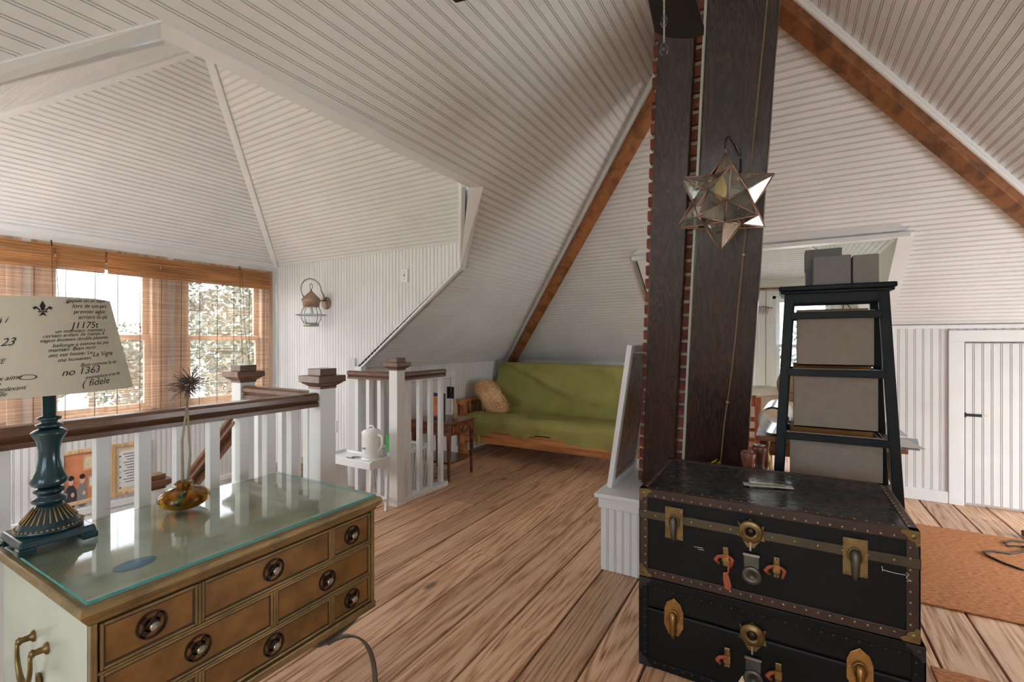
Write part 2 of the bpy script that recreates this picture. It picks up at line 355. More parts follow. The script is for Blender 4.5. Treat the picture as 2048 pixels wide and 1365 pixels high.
def beadboard(name, polys, P, N, k=1, width=.092, org=0, parent=None, mat='white_paint', back=.03, depth=.005, plank='plank', step=None):
    """polys: 2D polygons; P(a,b)->3D; N: unit normal into the room; planks run across axis 1-k"""
    N = V(N).normalized()
    if parent is None:
        mb = MB()
        for poly in polys: mb.prism([P(*q) - N * depth for q in poly], -N * back)
        parent = struct(name, mb, 'backing')
    u0 = P(0, 0); e = [0, 0]; e[k] = 1; m_ = (P(*e) - u0).length; w_ = width / m_
    flat, gr, bd = .034 / .092 * w_, .0035 / .092 * w_, .005 / .092 * w_
    for poly in polys:
        lo = min(q[k] for q in poly); hi = max(q[k] for q in poly)
        i0 = math.floor((lo - org) / w_); i1 = math.ceil((hi - org) / w_)
        for i in range(i0, i1):
            a = org + i * w_; mb = MB()
            for h in (0, .5):
                s0 = a + h * w_
                for b0, b1 in ((s0 + gr / 2, s0 + gr / 2 + flat), (s0 + gr * 1.5 + flat, s0 + gr * 1.5 + flat + bd)):
                    c = clip(poly, k, b0, b1)
                    if c: mb.prism([P(*q) for q in c], -N * depth)
            if mb.v: mb.build(plank, mat, parent)
    return parent
sl = math.sqrt(1 + MS * MS)
hipL = lambda x: 2.265 - x          # Y of the left hip at X
hipR = lambda x: x + 2.727
# left roof (boards run along Y)
T = [(-1.59, YB), (XRID, YB), (XRID, YAP), (-1.59, hipL(-1.59))]
Fp = [(XKL, YC), (-2.10, YC), (-1.59, 2.386), (-1.59, hipL(-1.59)), (XKL, hipL(XKL))]
Bp = [(XKL, YB), (-1.59, YB), (-1.59, .674), (-2.10, YC2), (XKL, YC2)]
beadboard('ceiling_left', [T, Fp, Bp], lambda x, y: V((x, y, ZL(x))), (MS, 0, -1), k=0, org=-1.59)
# far roof (boards run along X)
T = [(-4, 0)]
ft = [(-3.27 + .0, 0)]
A = [(2.265 - YD, YD), (XRID, YAP), (YD - 2.727, YD)]
Bq = [(2.265 - YD, YD), (XD0, YD), (XD0, YKF), (XKL, YKF)]
Cq = [(XD1, YD), (YD - 2.727, YD), (5.0 - 2.727, 5.0), (XD1, 5.0)]
beadboard('ceiling_far', [A, Bq, Cq], lambda x, y: V((x, y, ZF(y))), (0, -MS, -1), k=1, org=YD)
# right roof
beadboard('ceiling_right', [[(XRID, YB), (XKR, YB), (XKR, hipR(XKR)), (XRID, YAP)]], lambda x, y: V((x, y, ZR(x))), (-MS, 0, -1), k=0, org=0)
# hip rafters with a painted quarter round on either side
def hip(n, a, b):
    a = V(a); b = V(b); d = (b - a).normalized(); side = d.cross(V((0, 0, 1))).normalized(); dn = side.cross(d).normalized()
    if dn.z > 0: dn = -dn
    mb = MB().bar(a + dn * .045, b + dn * .045, .095, .15, up=-dn)
    o = struct('trim_%d' % n, mb, 'hip_wood', bevel=.006)
    for s_ in (-1, 1):
        sd = side * s_
        c = MB().bar(a + sd * .058 + dn * .042, b + sd * .058 + dn * .042, .024, .05, up=-dn)
        c.build('moulding', 'white_trim', o, bevel=.008)
    return o
hip(1, (XRID, YAP, ZAP), (XKL, YKF, ZK)); hip(2, (XRID, YAP, ZAP), (XKR, YKF, ZK))
# ---- turret roof
AX, AY, AZ = -3.05, 1.53, 3.10
hr = [(XW, YC2, ZT), (XW, YC, ZT), (AX, AY, AZ)]
def tri_board(name, a, b, c, N, org=0):
    """triangle/trapezoid with horizontal edge a-b; boards run along a-b"""
    a = V(a); b = V(b); c = V(c); U = (b - a).normalized(); W = (c - a) - U * (c - a).dot(U); L = W.length; W.normalize()
    P = lambda u, v: a + U * u + W * v
    return P, [(0, 0), ((b - a).length, 0), ((c - a).dot(U), L)]
for nm, a, b in (('ceiling_turret_window_side', (XW, YC2, ZT), (XW, YC, ZT)), ('ceiling_turret_far_side', (XW, YC, ZT), (-1.62, YC, ZT)), ('ceiling_turret_near_side', (XW, YC2, ZT), (-1.62, YC2, ZT))):
    a = V(a); b = V(b); c = V((AX, AY, AZ)); n = (b - a).cross(c - a).normalized()
    if n.z > 0: n = -n
    P, poly = tri_board(nm, a, b, c, n)
    if True:      # cut where the reveal of the opening meets it
        U = (b - a).normalized(); W = ((c - a) - U * (c - a).dot(U)).normalized(); 
        q1 = V((-2.18, a.y, ZT)); q2 = V((-1.88, 2.52 if 'far' in nm else 2 * AY - 2.52, 2.06 + .4 * .748))
        poly = poly if 'window' in nm else [(0, 0), ((q1 - a).dot(U), 0), ((q2 - a).dot(U), (q2 - a).dot(W)), poly[2]]
    beadboard(nm, [poly], P, n, k=1, width=.078)
for n_, (a, b) in enumerate((((XW, YC, ZT), (AX, AY, AZ)), ((XW, YC2, ZT), (AX, AY, AZ)))):
    mb = MB().bar(V(a) + V((0, 0, -.012)), V(b) + V((0, 0, -.012)), .05, .03)
    struct('trim_%d' % (3 + n_), mb, 'white_trim', bevel=.006)
# cove along the head of the window wall
mb = MB().prism([(XW, YC2, ZT - .02), (XW + .055, YC2, ZT + .012), (XW + .04, YC2, ZT + .03), (XW, YC2, ZT + .03)], (0, YC - YC2, 0))
struct('wall_turret_head', MB().box(XW - .12, -2.1, YC + .008, YC + .06, 1.9, ZT + .06), 'white_paint')  # strip added to block sky light leaking over the far wall
struct('trim_5', mb, 'white_trim')
# reveal of the opening (far chamfer and its mirror), boarded on the diagonal
w_ = .085
_q = None
A0 = V((-1.59, .674, ZL(-1.59))); B0 = V((-1.59, 2.386, ZL(-1.59))); C0 = V((-2.10, YC, ZL(-2.10))); D0 = V((-3.22, YC, ZL(-3.22)))
A1 = V((-1.59 - w_, .674 + .414 * w_, A0.z)); B1 = V((-1.59 - w_, 2.386 - .414 * w_, B0.z))
C1 = V((-2.10 - .035, YC - .035, C0.z - .02)); 
for yy in (0, 1):
    f = (lambda p: p) if not yy else (lambda p: V((p.x, 2 * AY - p.y, p.z)))
    q = [f(V((-2.18, YC, ZT))), f(V((-1.88, 2.52, 2.06 + .4 * .748))), f(B1), f(C1)]
    n = (q[1] - q[0]).cross(q[3] - q[0]).normalized()
    ctr = sum(q, V((0, 0, 0))) / 4
    if n.dot(V((AX, AY, 1.5)) - ctr) < 0: n = -n
    U = (q[1] - q[0]).normalized(); W = n.cross(U).normalized(); P = (lambda o_, U_, W_: (lambda u, v: o_ + U_ * u + W_ * v))(q[0], U, W)
    poly = [((p - q[0]).dot(U), (p - q[0]).dot(W)) for p in q]
    cen = sum(q, V((0, 0, 0))) / 4; bk_ = [cen + (p_ - cen) * 1.08 - n * .02 for p_ in q]
    struct('trim_reveal_back_%d' % (yy + 1), MB().add(bk_ + [p_ - n * .02 for p_ in bk_], [(0, 1, 2, 3), (7, 6, 5, 4), (0, 4, 5, 1), (1, 5, 6, 2), (2, 6, 7, 3), (3, 7, 4, 0)]), 'white_paint')  # backer added behind the reveal to stop sky light leaking in
    # rotate so boards run on the diagonal
    ca = math.cos(R(40)); sa = math.sin(R(40))
    U2 = U * ca + W * sa; W2 = W * ca - U * sa
    P = (lambda o_, U_, W_: (lambda u, v: o_ + U_ * u + W_ * v))(q[0], U2, W2)
    beadboard('trim_reveal_%d' % (yy + 1), [[((p - q[0]).dot(U2), (p - q[0]).dot(W2)) for p in q]], P, n, k=1, width=.06, back=.02)
A2 = V((-1.88, 2 * AY - 2.52, 2.06 + .4 * .748)); B2 = V((-1.88, 2.52, A2.z)); AP = V((AX, AY, AZ))
mb = MB()
for q in ((A1, B1, AP), (A1, A2, AP), (B1, B2, AP)):
    q = [V(p_) + V((.01, 0, .012)) for p_ in q]; mb.prism(q, (0, 0, .02))
struct('ceiling_turret_room_side', mb, 'white_paint')
def strip(name, outer, inner, mat='white_trim', th=.018):
    mb = MB(); n = len(outer)
    for i in range(n - 1):
        q = [V(outer[i]), V(outer[i + 1]), V(inner[i + 1]), V(inner[i])]
        mb.add(q + [p + V((0, 0, th)) for p in q], [(0, 1, 2, 3), (7, 6, 5, 4), (0, 4, 5, 1), (1, 5, 6, 2), (2, 6, 7, 3), (3, 7, 4, 0)])
    return struct(name, mb, mat)
dz = V((0, 0, -.006)); mir = lambda p: V((p.x, 2 * AY - p.y, p.z))
strip('trim_6', [A0 + dz, B0 + dz], [A1 + dz, B1 + dz])
for k_, f in enumerate((lambda p: p, mir)):
    strip('trim_%d' % (7 + k_), [f(B0) + dz, f(C0) + dz], [f(B1) + dz, f(C1) + dz])
    strip('trim_%d' % (9 + k_), [f(C0) + dz, f(D0) + dz], [f(C1) + dz, f(V((-3.25, YC - .035, ZL(-3.25) - .02))) + dz])
# ---- turret walls
ck = [(XW, -.9), (XW, ZT), (-2.18, ZT), (-2.10, ZL(-2.10)), (XKL + .05, ZL(XKL + .05)), (XKL + .05, 0), (XKL + .05, -.9)]
beadboard('wall_turret_far', [ck], lambda x, z: V((x, YC, z)), (0, -1, 0), k=0, org=XW, width=.075)
struct('trim_11', MB().box(XKL - .01, XKL + .07, YC - .045, YC + .012, 0, ZL(XKL) + .03), 'white_trim', bevel=.004)
NWX0, NWX1, NWZ0, NWZ1 = -4.25, -3.05, .80, 1.90
beadboard('wall_turret_near', [[(XW, -.9), (XW, ZT), (NWX0, ZT), (NWX0, -.9)], [(NWX0, -.9), (NWX0, NWZ0), (NWX1, NWZ0), (NWX1, -.9)], [(NWX0, NWZ1), (NWX0, ZT), (NWX1, ZT), (NWX1, NWZ1)], [(NWX1, ZL(NWX1)), (NWX1, ZT), (-2.18, ZT), (-2.10, ZL(-2.1))]], lambda x, z: V((x, YC2, z)), (0, 1, 0), k=0, org=XW, width=.075)
# window wall: boarded below the sills, plain round the windows
TWIN = [(.26, 1.00), (1.19, 1.87), (2.06, 2.80)]; WZ0, WZ1 = .72, 1.93
mb = MB(); ys = [YC2] + [q for w2 in TWIN for q in w2] + [YC]
for i in range(0, len(ys), 2): mb.box(XW - .12, XW, ys[i], ys[i + 1], WZ0, WZ1)
mb.box(XW - .12, XW, YC2, YC, WZ1, ZT + .1)
struct('wall_window_side', mb, 'white_paint')
beadboard('wall_window_side_lower', [[(YC2, -.9), (YC, -.9), (YC, WZ0), (YC2, WZ0)]], lambda y, z: V((XW, y, z)), (1, 0, 0), k=0, org=YC2, width=.075)
struct('trim_12', MB().box(XW, XW + .03, YC2, YC, .02, .07).box(XW, XW + .018, YC2, YC, -.06, .02), 'white_trim', bevel=.004)
# knee walls
beadboard('wall_left', [[(YC + .0, 0), (YKF, 0), (YKF, ZK), (YC, ZK)]], lambda y, z: V((XKL, y, z)), (1, 0, 0), k=0, org=YC)
beadboard('wall_far_left', [[(XKL, 0), (XD0, 0), (XD0, ZK), (XKL, ZK)]], lambda x, z: V((x, YKF, z)), (0, -1, 0), k=0, org=XKL)
KR = 5.0; zkr = ZF(KR)
beadboard('wall_far_right', [[(XD1, 0), (1.22, 0), (1.22, zkr), (XD1, zkr)], [(1.22, 1.295), (XKR, 1.295), (XKR, zkr), (1.22, zkr)]], lambda x, z: V((x, KR, z)), (0, -1, 0), k=0, org=XD1, width=.105)
struct('wall_right', MB().box(XKR, XKR + .05, YB, 2.65, 0, ZK).box(XKR, XKR + .05, 4.35, YKF, 0, ZK).box(XKR, XKR + .05, 2.65, 4.35, 0, .2).box(XKR, XKR + .05, 2.65, 4.35, 1.0, ZK), 'white_paint')
struct('wall_left_near', MB().box(XKL - .05, XKL, YB, YC2, -.9, ZK), 'white_paint')
# crawl door in the far knee wall with its casing
dr = MB().box(1.225, 1.95, KR + .002, KR + .03, .02, 1.285).build('door_1', 'backing'); dr['kind'] = 'structure'
beadboard('', [[(1.232, .025), (1.95, .025), (1.95, 1.28), (1.232, 1.28)]], lambda x, z: V((x, KR - .006, z)), (0, -1, 0), k=0, org=1.232, width=.105, parent=dr)
hg = MB().box(1.205, 1.235, KR - .02, KR - .006, .70, .735).box(1.235, 1.325, KR - .018, KR - .008, .707, .728).build('strap_hinge', 'black_metal', dr)
MB().box(1.325, 1.36, KR - .012, KR - .006, .712, .723).build('hinge_tip', 'paper_cream', dr)
struct('trim_13', MB().box(1.13, 1.222, KR - .022, KR, 0, 1.295).box(1.13, 2.05, KR - .022, KR, 1.295, 1.385), 'white_trim', bevel=.003)
struct('wall_crawl_back', MB().box(1.1, XKR, KR + .035, KR + .06, 0, zkr).box(1.96, XKR, KR, KR + .035, 0, 1.295), 'white_paint')  # panel added behind the door to block daylight leaking through its gaps
struct('trim_23', MB().box(XD1 - .012, XD1 + .06, KR - .012, KR + .03, 0, zkr), 'white_trim')
struct('baseboard_far', MB().box(XD1, 1.13, KR - .018, KR, 0, .095), 'white_trim', bevel=.004)
struct('trim_14', MB().box(XD1, 2.3, KR - .03, KR, zkr - .03, zkr), 'white_trim', bevel=.006)
struct('baseboard_left', MB().box(XKL, XKL + .015, YC + .06, YKF, 0, .10), 'white_trim', bevel=.004)
struct('baseboard_far_left', MB().box(XKL, XD0, YKF - .015, YKF, 0, .10), 'white_trim', bevel=.004)
# crawl door in the left knee wall
d2 = MB().box(XKL + .001, XKL + .022, 3.50, 4.20, .10, .88).build('door_2', 'white_paint', bevel=.004); d2['kind'] = 'structure'
struct('trim_15', MB().box(XKL + .001, XKL + .03, 3.40, 3.495, 0, .884).box(XKL + .001, XKL + .03, 4.205, 4.30, 0, .884).box(XKL + .001, XKL + .03, 3.40, 4.30, .885, .97), 'white_trim', bevel=.004)
MB().box(XKL + .022, XKL + .034, 4.14, 4.19, .66, .79).bar((XKL + .034, 4.165, .727), (XKL + .085, 4.165, .727), .02, .02).bar((XKL + .08, 4.165, .66), (XKL + .08, 4.165, .79), .03, .022).build('door_latch', 'black_metal', d2)
# boxes added outside the knee walls to block sky light leaks
struct('wall_eave_cap', MB().box(XKL - .12, XKL + .02, YC + .02, YKF + .1, ZK + .052, ZK + .14).box(XKL + .02, XD0, YKF - .02, YKF + .12, ZK + .052, ZK + .14).box(XD1, XKR + .1, KR - .02, KR + .12, zkr + .052, zkr + .14).box(XKR - .02, XKR + .12, YB, KR - .02, ZK + .052, ZK + .14), 'backing')
struct('wall_eave_left', MB().box(XKL - .12, XKL - .036, YC - .02, YKF + .1, -.1, ZK + .10), 'backing')
struct('wall_eave_far', MB().box(XKL - .12, XD0, YKF + .036, YKF + .12, -.1, ZK + .10), 'backing')
struct('wall_eave_right', MB().box(XD1, XKR + .1, KR + .065, KR + .12, -.1, zkr + .12), 'backing')
# ---- far dormer
xc = (XD0 + XD1) / 2; hw = (XD1 - XD0) / 2; zr = ZT + hw * .67; ya = YW - hw
def poly3(name, pts, inward, width=.07, org=0):
    a, b = V(pts[0]), V(pts[1]); n = (b - a).cross(V(pts[2]) - a).normalized()
    if n.dot(V(inward) - a) < 0: n = -n
    U = (b - a).normalized(); W = n.cross(U).normalized()
    if (V(pts[2]) - a).dot(W) < 0: W = -W
    beadboard(name, [[((V(p) - a).dot(U), (V(p) - a).dot(W)) for p in pts]], lambda u, v: a + U * u + W * v, n, k=1, width=width, org=org)
IN = (xc, 5.2, 1.5)
poly3('ceiling_dormer_far', [(XD0, YW, ZT), (XD1, YW, ZT), (xc, ya, zr)], IN)
poly3('ceiling_dormer_right', [(XD1, YW, ZT), (XD1, YD - .05, ZT), (xc, YD - .05, zr), (xc, ya, zr)], IN)
poly3('ceiling_dormer_left', [(XD0, YW, ZT), (XD0, YD - .05, ZT), (xc, YD - .05, zr), (xc, ya, zr)], IN)
for nm, a, b in (('trim_16', (XD1, YW, ZT), (xc, ya, zr)), ('trim_17', (XD0, YW, ZT), (xc, ya, zr))):
    struct(nm, MB().bar(V(a) - V((0, 0, .01)), V(b) - V((0, 0, .01)), .04, .025), 'white_trim')
struct('trim_18', MB().box(XD0 - .02, XD1 + .02, YD - .03, YD + .06, ZF(YD) - .03, ZF(YD) + .0).prism([(XD0, YD - .04, ZT), (XD1, YD - .04, ZT), (xc, YD - .04, zr + .02)], (0, -.03, 0)), 'white_trim')
for nm, x, s_ in (('trim_19', XD1, 1), ('trim_20', XD0, -1)):
    a = V((x, YD - .02, ZF(YD - .02) - .012)); b = V((x, 5.0 if s_ > 0 else YKF, ZF(5.0 if s_ > 0 else YKF) - .012))
    struct(nm, MB().bar(a + V((-.03 * s_ + .03, 0, 0)), b + V((-.03 * s_ + .03, 0, 0)), .085, .02), 'white_trim')
for nm, x, s_ in (('wall_dormer_right', XD1, 1), ('wall_dormer_left', XD0, -1)):
    yk = 5.0 if s_ > 0 else YKF
    mb = MB().prism([(x, YD, ZF(YD)), (x, yk, ZF(yk)), (x, yk, 0), (x, YW + .1, 0), (x, YW + .1, ZT + .02), (x, YD, ZT + .02)], (.05 * s_, 0, 0))
    struct(nm, mb, 'plaster')
FW = [(-.91, -.28), (-.13, .50)]; FZ0, FZ1 = .56, 1.86
mb = MB(); xs = [XD0] + [q for w2 in FW for q in w2] + [XD1]
for i in range(0, 6, 2): mb.box(xs[i], xs[i + 1], YW, YW + .12, FZ0, FZ1)
mb.box(XD0, XD1, YW, YW + .12, FZ1, ZT + .1).box(XD0, XD1, YW, YW + .12, 0, FZ0)
struct('wall_dormer_far', mb, 'plaster')
struct('trim_21', MB().box(XD0, XD1, YW - .02, YW, ZT - .08, ZT - .05), 'white_trim')
# ---- gable behind the camera with two windows added for fill light
GW = [(-1.22, -.28), (.08, 1.02)]; gz0, gz1 = .68, 2.0
mb = MB(); xs = [XKL] + [q for w2 in GW for q in w2] + [XKR]
for i in range(0, 6, 2):
    mb.box(xs[i], xs[i + 1], YB - .1, YB, gz0, gz1)
mb.box(XKL, XKR, YB - .1, YB, -.05, gz0).box(XKL, XKR, YB - .1, YB, gz1, ZAP + .1)
struct('wall_back', mb, 'white_paint')
# ---- windows
def window(name, horiz, plane, a0, a1, z0, z1, sgn, frame, rail=None, depth=.10):
    """double-hung window in a wall; horiz: axis of the wall ('X' or 'Y'); plane: its inner face; sgn: outward direction"""
    def bx(mb, u0, u1, d0, d1, zz0, zz1):
        d0, d1 = plane + sgn * d0, plane + sgn * d1
        return mb.box(u0, u1, d0, d1, zz0, zz1) if horiz == 'X' else mb.box(d0, d1, u0, u1, zz0, zz1)
    zm = rail or (z0 + z1) / 2
    mb = MB(); t = .035
    bx(mb, a0, a0 + t, 0, depth, z0, z1); bx(mb, a1 - t, a1, 0, depth, z0, z1); bx(mb, a0, a1, 0, depth, z1 - t, z1); bx(mb, a0, a1, 0, depth, z0, z0 + t)
    root = mb.build(name, frame); root['kind'] = 'structure'
    cs = MB(); c = .07
    bx(cs, a0 - c, a0, -.018, 0, z0 - c, z1 + c); bx(cs, a1, a1 + c, -.018, 0, z0 - c, z1 + c); bx(cs, a0, a1, -.018, 0, z1, z1 + c)
    cs.build('casing', frame, root, bevel=.003)
    s2 = MB(); bx(s2, a0 - c - .01, a1 + c + .01, -.06, .03, z0 - .03, z0); s2.build('sill', frame, root, bevel=.004)
    for nm, q0, q1, d in (('lower_sash', z0 + t, zm + .02, .03), ('upper_sash', zm - .02, z1 - t, .062)):
        mb = MB(); s_ = .042
        bx(mb, a0 + t, a0 + t + s_, d, d + .03, q0, q1); bx(mb, a1 - t - s_, a1 - t, d, d + .03, q0, q1)
        bx(mb, a0 + t + s_, a1 - t - s_, d, d + .03, q0, q0 + s_); bx(mb, a0 + t + s_, a1 - t - s_, d, d + .03, q1 - s_, q1)
        sh = mb.build(nm, frame, root, bevel=.003)
        pn = MB(); bx(pn, a0 + t + s_, a1 - t - s_, d + .012, d + .016, q0 + s_, q1 - s_); pn.build('pane', 'pane', sh)
    lk_ = MB(); mid = (a0 + a1) / 2; bx(lk_, mid - .03, mid + .03, .012, .035, zm + .02, zm + .035); lk_.build('sash_lock', 'old_brass', root)
    return root
for i, (a, b) in enumerate(TWIN): window('window_%d' % (i + 1), 'Y', XW, a, b, WZ0, WZ1, -1, 'window_wood', rail=1.33)
for i, (a, b) in enumerate(FW): window('window_%d' % (i + 4), 'X', YW, a, b, FZ0, FZ1, 1, 'white_trim', rail=1.24)
window('window_9', 'Y', XKR, 2.65, 4.35, .2, 1.0, 1, 'white_trim')  # unseen window added to go with the right-hand fill light
window('window_8', 'X', YC2, NWX0, NWX1, NWZ0, NWZ1, -1, 'window_wood')  # unseen window added so the turret fill light has an opening
for i, (a, b) in enumerate(GW): window('window_%d' % (i + 6), 'X', YB, a, b, gz0, gz1, -1, 'white_trim')  # unseen gable windows, added for the two fill lights there
# ---- floor: boards run along Y, each laid on its own
WB = .205; HO = .010
fl = MB().box(-1.92, XKR, YB, YW, -.06, -.026).box(XKL, -1.92, 1.50, YKF, -.06, -.026).box(XW, XKL, 2.42, YC, -.06, -.026)
# the stair bay is left open
fl = MB().box(-1.92, XKR, YB, YW + .1, -.06, -.026).box(-2.70, -1.92, 1.50, YKF, -.06, -.026).box(XKL, -2.70, 2.42, YKF, -.06, -.026).box(XW, XKL, 2.42, YC, -.06, -.026)
floor = fl.build('floor', 'drawer_dark'); floor['kind'] = 'structure'
x0b = -1.92 - 13 * WB
def board_spans(x):
    if x >= -1.93: return [(YB, YW if XD0 - .1 < x < XD1 else YKF)]
    if x >= -2.72: return [(1.50, YKF)]
    if x >= XKL - .06: return [(2.42, YKF)]
    return [(2.42, YC)]
for i in range(40):
    xa = x0b + i * WB; xm = xa + WB / 2
    if xm < XW or xm > XKR: continue
    for (ya_, yb_) in board_spans(xm):
        cuts = [ya_]
        y = ya_ + random.uniform(1.2, 3.8)
        if abs(xm - onz(1045, 1255, 0).x) < WB / 2: y = onz(1045, 1255, 0).y
        while y < yb_ - .7:
            cuts.append(y); y += random.uniform(2.0, 4.0)
        cuts.append(yb_)
        for c0, c1 in zip(cuts, cuts[1:]):
            dzb = random.uniform(-.0012, .0012)
            MB().box(max(xa + HO / 2, XW), min(xa + WB - HO / 2, XKR), c0 + .0015, c1 - .0015, -.026, dzb).build('floor_board', 'floor_wood', floor, bevel=.0025)
struct('trim_22', MB().box(-2.03, -1.92, YB, 1.50, -.30, -.001).box(-2.70, -1.92, 1.47, 1.56, -.30, -.001), 'white_trim', bevel=.004)
# ---------------------------------------------------------------- stairs, railings
struct('wall_stair_lower', MB().box(XW, -1.93, 2.42, 2.46, -2.6, -.03).box(-1.97, -1.93, YC2, 2.42, -2.6, -.3).box(XW, -1.93, YC2 - .04, YC2, -2.6, -.05).box(XW - .04, XW, YC2, 2.42, -2.6, -.9), 'white_paint')
struct('floor_lower', MB().box(XW, -1.93, YC2, 2.42, -2.64, -2.6), 'floor_wood')
sta = thing('staircase', 'white sided staircase going down beside the window wall', 'staircase', (-3.2, 2.0, -2.6))
n_st = 4
for i in range(n_st):
    z = -(i + 1) * .19; x1_ = -2.70 - i * .25
    MB().box(x1_ - .27, x1_, 1.57, 2.415, z - .03, z).build('tread', 'floor_wood', sta, bevel=.004)
    MB().box(x1_ - .012, x1_, 1.57, 2.415, z, z + .16).build('riser', 'white_trim', sta)
MB().box(XW + .03, -3.70, YC2 + .01, 2.415, -.98, -.95).build('landing', 'floor_wood', sta)
for i in range(8):
    z = -.95 - (i + 1) * .19; y1 = 1.35 - i * .14
    if i: MB().box(-3.70 + (i - 1) * .22, -3.70 + i * .22, YC2 + .01, 1.25, -.95 - i * .19 - .03, -.95 - i * .19).build('tread', 'floor_wood', sta)
# closed side panel under the sloping rail
MB().prism([(-2.71, 1.535, .52), (-3.64, 1.535, -.14), (-3.64, 1.535, -1.6), (-2.71, 1.535, -1.6)], (0, .03, 0)).build('side_panel', 'white_trim', sta)
def rail_profile(a, b):
    """moulded handrail from a to b (top centre)"""
    a = V(a); b = V(b); d = (b - a).normalized(); s = d.cross(V((0, 0, 1))).normalized(); u = s.cross(d).normalized()
    pr = [(-.030, -.068), (.030, -.068), (.030, -.052), (.022, -.046), (.034, -.030), (.034, -.012), (.024, -.002), (0, 0), (-.024, -.002), (-.034, -.012), (-.034, -.030), (-.022, -.046), (-.030, -.052)]
    n = len(pr); mb = MB(); vv = [q + s * x + u * z for q in (a, b) for x, z in pr]
    return mb.add(vv, [tuple(range(n - 1, -1, -1)), tuple(range(n, 2 * n))] + [(i, (i + 1) % n, n + (i + 1) % n, n + i) for i in range(n)])
def newel(x, y, root, zb=0, zt=1.165, wd=.088):
    h = wd / 2; n = MB().box(x - h, x + h, y - h, y + h, zb, zt - .085).box(x - h - .008, x + h + .008, y - h - .008, y + h + .008, zb, zb + .03).build('newel_post', 'white_trim', root, bevel=.004)
    c = MB().lathe([(.066, zt - .098), (.066, zt - .086), (.098, zt - .070), (.098, zt - .066)], (x, y, 0), 4)
    c.v = [tuple(V((x, y, 0)) + MX.Rotation(R(45), 3, 'Z') @ (V(q) - V((x, y, 0)))) for q in c.v]; c.sm = [False] * len(c.sm)
    c.box(x - .078, x + .078, y - .078, y + .078, zt - .066, zt - .034).box(x - .047, x + .047, y - .047, y + .047, zt - .034, zt).build('cap', 'rail_wood', n, bevel=.003)
    return n
def baluster(x, y, z0, z1, root, wd=.038):
    MB().box(x - wd / 2, x + wd / 2, y - wd / 2, y + wd / 2, z0, z1).build('baluster', 'white_trim', root, bevel=.002)
XR1 = -1.975; ZH = 1.05
r1 = thing('stair_railing', 'white stair railing with brown handrail and two newel posts behind the gilded chest', 'railing', (XR1, .7, 0))
newel(XR1, 1.53, r1)
rail_profile((XR1, -.6, ZH), (XR1, 1.486, ZH)).build('handrail', 'rail_wood', r1)
MB().box(XR1 - .03, XR1 + .03, -.6, 1.486, 0, .035).build('shoe_rail', 'white_trim', r1, bevel=.004)
for i in range(-8, 9): baluster(XR1, .663 + .1175 * (i - 0) - .0, .035, ZH - .066, r1) if .663 + .1175 * i < 1.46 else None
r2 = r1
newel(-2.65, 1.53, r2)
rail_profile((-2.606, 1.53, ZH), (XR1 - .044, 1.53, ZH)).build('handrail', 'rail_wood', r2)
MB().box(-2.606, XR1 - .044, 1.50, 1.56, 0, .035).build('shoe_rail', 'white_trim', r2, bevel=.004)
for i in range(5): baluster(-2.50 + i * .105, 1.53, .035, ZH - .066, r2)
r3 = thing('stair_railing', 'short white railing with capped newel post beside the white slatted stand', 'railing', (-2.66, 2.75, 0))
newel(-2.66, 2.755, r3)
rail_profile((-2.66, 2.799, ZH), (-2.66, 3.34, ZH)).build('handrail', 'rail_wood', r3)
MB().box(-2.70, -2.62, 2.799, 3.36, 0, .04).build('shoe_rail', 'white_trim', r3, bevel=.004)
for y in (2.88, 3.02, 3.16, 3.30): baluster(-2.66, y, .04, ZH - .066, r3)
rail_profile((-3.20, 2.755, ZH), (-2.704, 2.755, ZH)).build('handrail', 'rail_wood', r3)
MB().box(-3.20, -2.704, 2.73, 2.78, 0, .03).build('shoe_rail', 'white_trim', r3)
for x in (-3.10, -2.97, -2.84): baluster(x, 2.755, .03, ZH - .066, r3)
r4 = sta
newel(-3.70, 1.53, r4, zb=-.95, zt=.395)
p0 = onY(470, 826, 1.51); p1 = onY(330, 1010, 1.51)
rail_profile(p0, p1).build('handrail', 'rail_wood', r4)
MB().bar(V(p0) + V((0, .02, -.09)), V(p1) + V((0, .02, -.09)), .03, .05).build('panel_cap', 'rail_wood', r4)
